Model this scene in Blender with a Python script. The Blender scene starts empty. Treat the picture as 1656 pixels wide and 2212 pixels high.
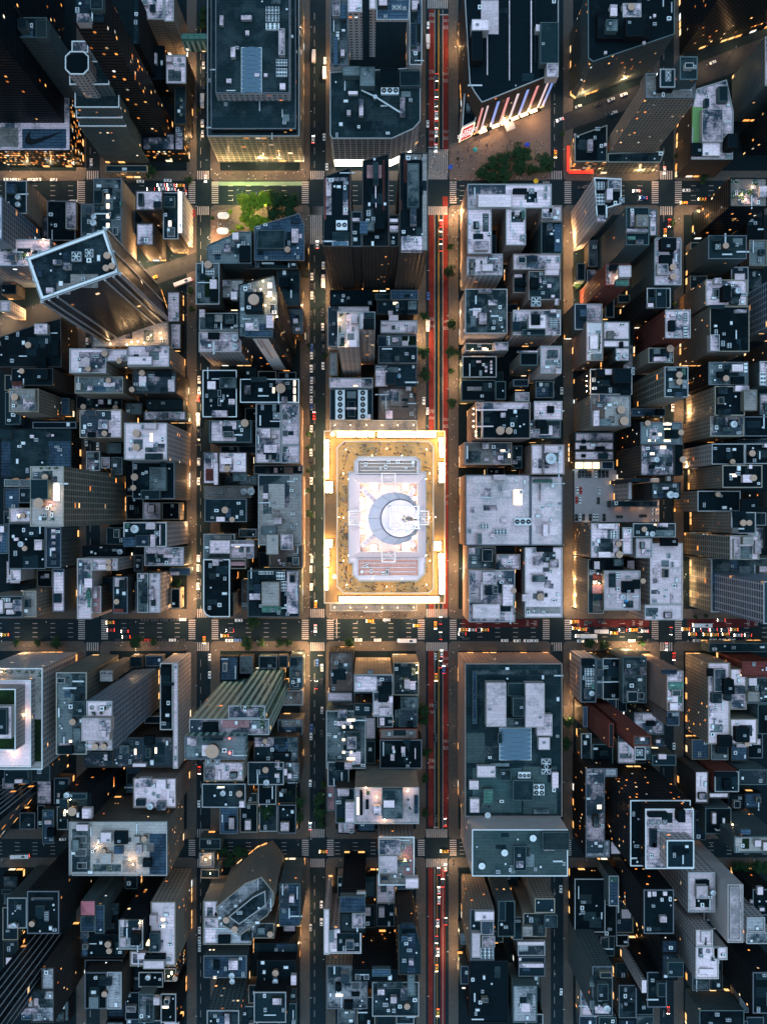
import bpy, math, random
from mathutils import Vector
from mathutils.geometry import tessellate_polygon
R = random.Random(7)
# ------------------------------------------------------------------ survey
# Roof outlines are written in survey units of ten sheets; P() turns a point
# of a sheet at a known height into metres.  The camera hangs 700 m up.
H = 700.0
NX, NY, S = 1205.0, 1675.0, 0.2035
SHEET = {'a': (0, 0, 2), 'b': (828, 0, 2), 'c': (1672, 0, 2), 'd': (0, 828, 2), 'e': (828, 828, 2), 'f': (1672, 828, 2),
         'g': (0, 1656, 2), 'h': (828, 1656, 2), 'i': (1672, 1656, 2), 'j': (0, 2484, 2), 'k': (828, 2484, 2),
         'l': (1672, 2484, 2), 'z': (1000, 1350, 3.302), 'n': (0, 0, 1)}


def P(t, x, y, h=0.0):
    ox, oy, k = SHEET[t]
    f = S * (1 - h / H)
    return ((ox + x / k - NX) * f, -(oy + y / k - NY) * f)


scene = bpy.context.scene
COL = scene.collection

# ------------------------------------------------------------------ materials
MATS = {}


def new_mat(name):
    m = bpy.data.materials.new(name)
    m.use_nodes = True
    nt = m.node_tree
    nt.nodes.clear()
    out = nt.nodes.new('ShaderNodeOutputMaterial')
    b = nt.nodes.new('ShaderNodeBsdfPrincipled')
    nt.links.new(b.outputs[0], out.inputs[0])
    m.cycles.emission_sampling = 'NONE'
    b.inputs['Specular IOR Level'].default_value = .08
    return m, nt, b


class NT:
    """tiny helper round a node tree"""
    def __init__(self, nt):
        self.nt = nt

    def node(self, typ, **kw):
        n = self.nt.nodes.new(typ)
        for k, v in kw.items():
            setattr(n, k, v)
        return n

    def link(self, a, b):
        self.nt.links.new(a, b)

    def val(self, sock, v):
        if isinstance(v, bpy.types.NodeSocket):
            self.link(v, sock)
        else:
            sock.default_value = v

    def math(self, op, a, b=0.0, c=None):
        n = self.node('ShaderNodeMath', operation=op)
        self.val(n.inputs[0], a)
        self.val(n.inputs[1], b)
        if c is not None:
            self.val(n.inputs[2], c)
        return n.outputs[0]

    def mix(self, f, a, b, mode='MIX'):
        n = self.node('ShaderNodeMix', data_type='RGBA', blend_type=mode)
        self.val(n.inputs[0], f)
        for s, v in ((n.inputs[6], a), (n.inputs[7], b)):
            if isinstance(v, tuple):
                v = (v[0], v[1], v[2], 1)
            self.val(s, v)
        return n.outputs[2]

    def noise(self, vec, scale, detail=4.0, rough=0.55):
        n = self.node('ShaderNodeTexNoise')
        self.link(vec, n.inputs['Vector'])
        n.inputs['Scale'].default_value = scale
        n.inputs['Detail'].default_value = detail
        n.inputs['Roughness'].default_value = rough
        return n.outputs[0]

    def ramp(self, f, stops):
        n = self.node('ShaderNodeValToRGB')
        self.link(f, n.inputs[0])
        e = n.color_ramp.elements
        while len(e) < len(stops):
            e.new(0.5)
        for k, (p, c) in enumerate(stops):
            e[k].position = p
            e[k].color = (c[0], c[1], c[2], 1) if isinstance(c, tuple) else (c, c, c, 1)
        return n.outputs[0]

    def white(self, x, y, z):
        c = self.node('ShaderNodeCombineXYZ')
        for i, v in enumerate((x, y, z)):
            self.val(c.inputs[i], v)
        n = self.node('ShaderNodeTexWhiteNoise', noise_dimensions='3D')
        self.link(c.outputs[0], n.inputs[0])
        return n.outputs[0]


# wall kinds: wall colour, bay, storey, window width, window height, glass colour, shop front
WALLS = {
    'T': ((.52, .44, .36), 2.7, 3.6, .46, .50, (.012, .022, .03)),
    'G': ((.165, .225, .235), 2.9, 3.7, .50, .48, (.012, .02, .028)),
    'W': ((.90, .80, .78), 3.6, 3.8, .55, .45, (.03, .05, .07)),
    'B': ((.105, .095, .088), 2.6, 3.5, .45, .50, (.01, .016, .022)),
    'R': ((.30, .085, .065), 2.8, 3.3, .45, .45, (.03, .025, .03)),
    'D': ((.012, .021, .027), 2.0, 3.9, .86, .62, (.004, .009, .014)),
    'L': ((.60, .70, .80), 4.6, 3.9, .80, .70, (.010, .035, .07)),
    'N': ((.66, .92, .84), 4.4, 3.7, .52, 1.1, (.03, .10, .095)),
    'K': ((.022, .026, .03), 2.4, 3.6, .55, .55, (.006, .012, .016)),
    'S': ((.60, .64, .68), 4.6, 3.7, .80, 1.1, (.008, .014, .02)),
    'P': ((.58, .43, .38), 2.7, 3.5, .45, .48, (.02, .028, .035)),
    'A': ((.16, .18, .20), 3.4, 3.9, .9, 1.1, (.006, .010, .014)),
    'Q': ((.56, .52, .45), 4.2, 4.2, .80, .62, (.015, .04, .038)),
}
LITFRAC = (.003, .009, .03, .32)


def wall_mat(code):
    """code: wall letter + lit level, or X + letter for a windowless wall of that kind"""
    if code in MATS:
        return MATS[code]
    blank = code[0] == 'X'
    k = code[1] if blank else code[0]
    lit = int(code[1]) if not blank and len(code) > 1 else 1
    col, cw, ch, ww, wh, glass = WALLS[k]
    m, nt, b = new_mat('wall_' + code)
    N = NT(nt)
    geo = N.node('ShaderNodeNewGeometry')
    oi = N.node('ShaderNodeObjectInfo')
    rnd = oi.outputs['Random']
    pos = geo.outputs['Position']
    n1 = N.noise(pos, .09, 3)
    n2 = N.noise(pos, .9, 4)
    f = N.math('ADD', N.math('MULTIPLY', n1, .5), N.math('MULTIPLY', n2, .35))
    f = N.math('ADD', f, N.math('MULTIPLY', rnd, .35))
    br = N.math('MULTIPLY', N.math('ADD', f, .38), WALLK)
    comb = N.node('ShaderNodeCombineColor')
    wc = N.mix(1.0, col, comb.outputs[0], 'MULTIPLY')
    for i in range(3):
        N.link(br, comb.inputs[i])
    b.inputs['Roughness'].default_value = .85
    if blank:
        N.link(wc, b.inputs['Base Color'])
        MATS[code] = m
        return m
    uv = N.node('ShaderNodeUVMap')
    sp = N.node('ShaderNodeSeparateXYZ')
    N.link(uv.outputs[0], sp.inputs[0])
    u, v = sp.outputs[0], sp.outputs[1]
    # every building has its own bay width
    su = N.math('DIVIDE', u, N.math('MULTIPLY', N.math('ADD', N.math('MULTIPLY', rnd, .35), .62), cw))
    sv = N.math('DIVIDE', v, ch * .92)
    fu, fv = N.math('FRACT', su), N.math('FRACT', sv)
    iu, iv = N.math('FLOOR', su), N.math('FLOOR', sv)
    mu = N.math('LESS_THAN', N.math('ABSOLUTE', N.math('SUBTRACT', fu, .5)), ww / 2)
    mv = N.math('LESS_THAN', N.math('ABSOLUTE', N.math('SUBTRACT', fv, .5)), wh / 2)
    mask = N.math('MULTIPLY', mu, mv)
    seed = N.math('MULTIPLY', rnd, 91.7)
    r1 = N.white(iu, iv, seed)
    r2 = N.white(N.math('FLOOR', N.math('DIVIDE', su, 4.0)), iv, N.math('ADD', seed, 7.3))
    fr = LITFRAC[lit]
    on1 = N.math('GREATER_THAN', r1, 1 - fr)
    on2 = N.math('MULTIPLY', N.math('GREATER_THAN', r2, 1 - fr * .45), N.math('GREATER_THAN', r1, .55))
    on = N.math('MAXIMUM', on1, on2)
    upper = N.math('GREATER_THAN', v, 5.0)
    on = N.math('MULTIPLY', N.math('MULTIPLY', on, upper), mask)
    # shop windows on the ground floor
    ru = N.math('DIVIDE', u, 5.0)
    r3 = N.white(N.math('FLOOR', ru), 3.0, seed)
    shop = N.math('MULTIPLY', N.math('GREATER_THAN', r3, .70),
                  N.math('MULTIPLY', N.math('LESS_THAN', v, 4.0), N.math('GREATER_THAN', v, .6)))
    shop = N.math('MULTIPLY', shop, N.math('LESS_THAN', N.math('ABSOLUTE', N.math('SUBTRACT', N.math('FRACT', ru), .5)), .42))
    warm = N.ramp(N.white(iu, iv, N.math('ADD', seed, 3.1)), [(0, (1, .22, .03)), (.4, (1, .36, .07)), (.7, (1, .55, .2)), (.9, (1, .78, .5)), (1, (.75, .9, 1))])
    shopc = N.ramp(N.white(N.math('FLOOR', ru), 9.0, seed), [(0, (1, .36, .08)), (.7, (1, .55, .2)), (.9, (1, .8, .55)), (1, (.75, .9, 1))])
    emi = N.mix(shop, warm, shopc)
    b.inputs['Emission Strength'].default_value = 1
    st = N.math('ADD', N.math('MULTIPLY', on, N.math('ADD', N.math('MULTIPLY', N.math('POWER', N.white(iu, iv, N.math('ADD', seed, 5.7)), 2.0), LIT * 1.2), LIT * .22)), N.math('MULTIPLY', shop, LIT * 1.1))
    gl = N.mix(r1, tuple(c * .6 for c in glass), tuple(min(1, c * 1.7) for c in glass))
    full = N.mix(mask, wc, gl)
    N.link(full, b.inputs['Base Color'])
    N.link(N.math('SUBTRACT', .85, N.math('MULTIPLY', mask, .5)), b.inputs['Roughness'])
    N.link(emi, b.inputs['Emission Color'])
    N.link(st, b.inputs['Emission Strength'])
    bp = N.node('ShaderNodeBump')
    bp.inputs['Strength'].default_value = .6
    bp.inputs['Distance'].default_value = .3
    bp.invert = True
    N.link(mask, bp.inputs['Height'])
    N.link(bp.outputs[0], b.inputs['Normal'])
    MATS[code] = m
    return m


# roof kinds: base, stain, share of stain, seam strength
ROOFS = {
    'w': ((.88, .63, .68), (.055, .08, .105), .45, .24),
    'z': ((.95, .70, .73), (.62, .52, .53), .40, .1),
    'u': ((.05, .095, .10), (.085, .12, .122), .45, .2),
    'e': ((.40, .375, .40), (.035, .055, .07), .45, .24),  # pale roof with the dimness of the lower frame in its colour
    'g': ((.155, .18, .19), (.018, .038, .046), .45, .22),
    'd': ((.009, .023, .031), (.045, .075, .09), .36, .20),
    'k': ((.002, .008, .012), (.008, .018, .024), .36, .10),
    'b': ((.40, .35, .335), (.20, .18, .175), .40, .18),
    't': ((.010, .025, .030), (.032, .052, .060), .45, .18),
    'n': ((.018, .045, .014), (.01, .022, .009), .5, 0),
    'r': ((.20, .05, .045), (.10, .035, .03), .45, .2),
    'p': ((.46, .22, .23), (.28, .15, .15), .45, .2),
    'v': ((.13, .28, .225), (.09, .20, .165), .45, .5),
    'l': ((.055, .095, .145), (.025, .045, .072), .45, .5),
    'o': ((.12, .085, .075), (.33, .27, .25), .44, .1),
    's': ((.93, .69, .73), (.44, .38, .39), .34, .1),
}


def roof_mat(k):
    name = 'roof_' + k
    if name in MATS:
        return MATS[name]
    base, stain, share, seam = ROOFS[k]
    m, nt, b = new_mat(name)
    N = NT(nt)
    pos = N.node('ShaderNodeNewGeometry').outputs['Position']
    rnd = N.node('ShaderNodeObjectInfo').outputs['Random']
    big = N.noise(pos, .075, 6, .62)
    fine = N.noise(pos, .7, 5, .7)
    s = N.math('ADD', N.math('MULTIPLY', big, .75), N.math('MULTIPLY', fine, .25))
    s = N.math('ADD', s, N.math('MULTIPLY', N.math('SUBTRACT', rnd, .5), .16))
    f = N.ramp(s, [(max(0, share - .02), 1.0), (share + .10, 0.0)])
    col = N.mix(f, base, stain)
    grain = N.ramp(N.noise(pos, 1.3, 5, .75), [(.3, .62), (.7, 1.16)])
    col = N.mix(1.0, col, grain, 'MULTIPLY')
    if seam:
        br = N.node('ShaderNodeTexBrick')
        N.link(pos, br.inputs['Vector'])
        br.inputs['Scale'].default_value = 1
        br.inputs['Brick Width'].default_value = 7.5
        br.inputs['Row Height'].default_value = 1.9
        br.inputs['Mortar Size'].default_value = .10
        br.inputs['Color1'].default_value = (1, 1, 1, 1)
        br.inputs['Color2'].default_value = (.86, .86, .86, 1)
        br.inputs['Mortar'].default_value = (1 - seam * 2,) * 3 + (1,)
        col = N.mix(1.0, col, br.outputs[0], 'MULTIPLY')
    tone = N.math('ADD', N.math('MULTIPLY', rnd, 0.0 if k == 'z' else .62), .95 if k == 'z' else .62)
    cb = N.node('ShaderNodeCombineColor')
    for i in range(3):
        N.link(tone, cb.inputs[i])
    col = N.mix(1.0, col, cb.outputs[0], 'MULTIPLY')
    N.link(col, b.inputs['Base Color'])
    b.inputs['Roughness'].default_value = .8
    MATS[name] = m
    return m


def plain(name, col, rough=.7, metal=0.0, emit=None, strength=0.0, vary=.25, scale=.8, sample=False):
    if name in MATS:
        return MATS[name]
    m, nt, b = new_mat(name)
    N = NT(nt)
    pos = N.node('ShaderNodeNewGeometry').outputs['Position']
    n = N.noise(pos, scale, 5, .6)
    lo, hi = 1 - vary, 1 + vary
    c = N.mix(n, tuple(x * lo for x in col), tuple(min(1, x * hi) for x in col))
    N.link(c, b.inputs['Base Color'])
    b.inputs['Roughness'].default_value = rough
    b.inputs['Metallic'].default_value = metal
    if rough < .4:
        b.inputs['Specular IOR Level'].default_value = .35
    if emit:
        b.inputs['Emission Color'].default_value = (*emit, 1)
        b.inputs['Emission Strength'].default_value = strength
        if sample:
            m.cycles.emission_sampling = 'AUTO'
    MATS[name] = m
    return m


# ------------------------------------------------------------------ mesh helpers
class MB:
    def __init__(self):
        self.v, self.f, self.mi, self.uv = [], [], [], []

    def quad(self, pts, mi=0, uv=None):
        n = len(self.v)
        self.v += [tuple(p) for p in pts]
        self.f.append(tuple(range(n, n + len(pts))))
        self.mi.append(mi)
        self.uv.append(uv or [(p[0], p[1]) for p in pts])

    def prism(self, poly, z0, z1, mi=0, mtop=None, bottom=False, top=True):
        n = len(poly)
        u = 0.0
        for i in range(n):
            a, c = poly[i], poly[(i + 1) % n]
            L = math.hypot(c[0] - a[0], c[1] - a[1])
            self.quad([(a[0], a[1], z0), (c[0], c[1], z0), (c[0], c[1], z1), (a[0], a[1], z1)], mi,
                      [(u, z0), (u + L, z0), (u + L, z1), (u, z1)])
            u += L
        if top:
            self.cap(poly, z1, mi if mtop is None else mtop)
        if bottom:
            self.cap(poly[::-1], z0, mi)

    def cap(self, poly, z, mi=0):
        pts = [(p[0], p[1], z) for p in poly]
        if len(pts) <= 4:
            self.quad(pts, mi)
        else:
            up = area(poly) > 0
            for t in tessellate_polygon([[Vector(p) for p in pts]]):
                tri = [pts[i] for i in t]
                if (area([q[:2] for q in tri]) > 0) != up:
                    tri.reverse()
                self.quad(tri, mi)

    def box(self, x0, y0, z0, x1, y1, z1, mi=0, mtop=None, bottom=False):
        self.prism([(x0, y0), (x1, y0), (x1, y1), (x0, y1)], z0, z1, mi, mtop, bottom)

    def disc(self, cx, cy, r, z, n=14, mi=0):
        self.quad([(cx + r * math.cos(2 * math.pi * i / n), cy + r * math.sin(2 * math.pi * i / n), z) for i in range(n)], mi)

    def cyl(self, cx, cy, r, z0, z1, n=14, mi=0, mtop=None, r2=None, top=True):
        r2 = r if r2 is None else r2
        for i in range(n):
            a, c = 2 * math.pi * i / n, 2 * math.pi * (i + 1) / n
            self.quad([(cx + r * math.cos(a), cy + r * math.sin(a), z0), (cx + r * math.cos(c), cy + r * math.sin(c), z0),
                       (cx + r2 * math.cos(c), cy + r2 * math.sin(c), z1), (cx + r2 * math.cos(a), cy + r2 * math.sin(a), z1)], mi)
        if top and r2 > .01:
            self.disc(cx, cy, r2, z1, n, mi if mtop is None else mtop)

    def cone(self, cx, cy, r, z0, z1, n=14, mi=0):
        for i in range(n):
            a, c = 2 * math.pi * i / n, 2 * math.pi * (i + 1) / n
            self.quad([(cx + r * math.cos(a), cy + r * math.sin(a), z0), (cx + r * math.cos(c), cy + r * math.sin(c), z0), (cx, cy, z1)], mi)

    def ring(self, poly, w, z0, z1, mi=0):
        ins = inset(poly, w)
        n = len(poly)
        for i in range(n):
            j = (i + 1) % n
            a, c, d, e = poly[i], poly[j], ins[j], ins[i]
            self.quad([(*a, z0), (*c, z0), (*c, z1), (*a, z1)], mi)
            self.quad([(*a, z1), (*c, z1), (*d, z1), (*e, z1)], mi)
            self.quad([(*d, z0), (*e, z0), (*e, z1), (*d, z1)], mi)

    def bar(self, p, q, r=.15, mi=0, w=None):
        p, q = Vector(p), Vector(q)
        d = (q - p).normalized()
        up = Vector((0, 0, 1)) if abs(d.z) < .95 else Vector((1, 0, 0))
        s = d.cross(up).normalized() * (w or r)
        t = d.cross(s).normalized() * r
        c = [s + t, s - t, -s - t, -s + t]
        for i in range(4):
            j = (i + 1) % 4
            self.quad([p + c[i], p + c[j], q + c[j], q + c[i]], mi)
        self.quad([p + x for x in c], mi)
        self.quad([q + x for x in reversed(c)], mi)

    def mesh(self, name, mats):
        me = bpy.data.meshes.new(name)
        me.from_pydata(self.v, [], self.f)
        for m in mats:
            me.materials.append(m)
        if len(mats) > 1:
            me.polygons.foreach_set('material_index', self.mi)
        uvl = me.uv_layers.new(name='UVMap')
        flat = []
        for f in self.uv:
            for c in f:
                flat += [c[0], c[1]]
        uvl.data.foreach_set('uv', flat)
        me.update()
        return me

    def build(self, name, mats, parent=None, loc=None):
        if not isinstance(mats, (list, tuple)):
            mats = [mats]
        return put(name, self.mesh(name, mats), parent, loc)


def put(name, mesh, parent=None, loc=None, rz=0.0, scale=None):
    o = bpy.data.objects.new(name, mesh)
    COL.objects.link(o)
    if loc is not None:
        o.location = loc
    if rz:
        o.rotation_euler = (0, 0, rz)
    if scale is not None:
        o.scale = scale
    if parent is not None:
        o.parent = parent
    return o


def area(p):
    return .5 * sum(p[i][0] * p[(i + 1) % len(p)][1] - p[(i + 1) % len(p)][0] * p[i][1] for i in range(len(p)))


def ccw(p):
    return p if area(p) > 0 else p[::-1]


def inset(poly, w):
    n = len(poly)
    out = []
    for i in range(n):
        p0, p1, p2 = Vector(poly[i - 1]), Vector(poly[i]), Vector(poly[(i + 1) % n])
        d1, d2 = (p1 - p0).normalized(), (p2 - p1).normalized()
        n1, n2 = Vector((-d1.y, d1.x)), Vector((-d2.y, d2.x))
        m = n1 + n2
        L = m.length_squared
        m = n1 * w if L < .05 else m * (2 * w / L)
        if m.length > 3 * w:
            m = m.normalized() * 3 * w
        out.append((p1.x + m.x, p1.y + m.y))
    return out


def inside(pt, poly):
    x, y = pt
    c = False
    for i in range(len(poly)):
        a, b = poly[i - 1], poly[i]
        if (a[1] > y) != (b[1] > y) and x < (b[0] - a[0]) * (y - a[1]) / (b[1] - a[1]) + a[0]:
            c = not c
    return c


def tag(o, label=None, cat=None, group=None, kind=None):
    for k, v in (('label', label), ('category', cat), ('group', group), ('kind', kind)):
        if v:
            o[k] = v
    return o


def empty(name, loc=(0, 0, 0)):
    o = bpy.data.objects.new(name, None)
    o.empty_display_size = 1
    COL.objects.link(o)
    o.location = loc
    return o


def copy_tree(o, parent=None):
    c = o.copy()
    COL.objects.link(c)
    if parent is not None:
        c.parent = parent
    for ch in KIDS.get(o.name, []):
        copy_tree(ch, c)
    return c


KIDS = {}


def kid(parent, ch):
    KIDS.setdefault(parent.name, []).append(ch)
    return ch


def ordinal(n):
    words = 'zeroth first second third fourth fifth sixth seventh eighth ninth tenth'.split()
    if n <= 10:
        return words[n]
    return '%d%s' % (n, 'th' if 10 < n % 100 < 14 else {1: 'st', 2: 'nd', 3: 'rd'}.get(n % 10, 'th'))


LIT = .62
WALLK = .52
SKY_STRENGTH, SUN_ENERGY, EXPOSURE = 0.05, 1.5, 1.36
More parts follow.
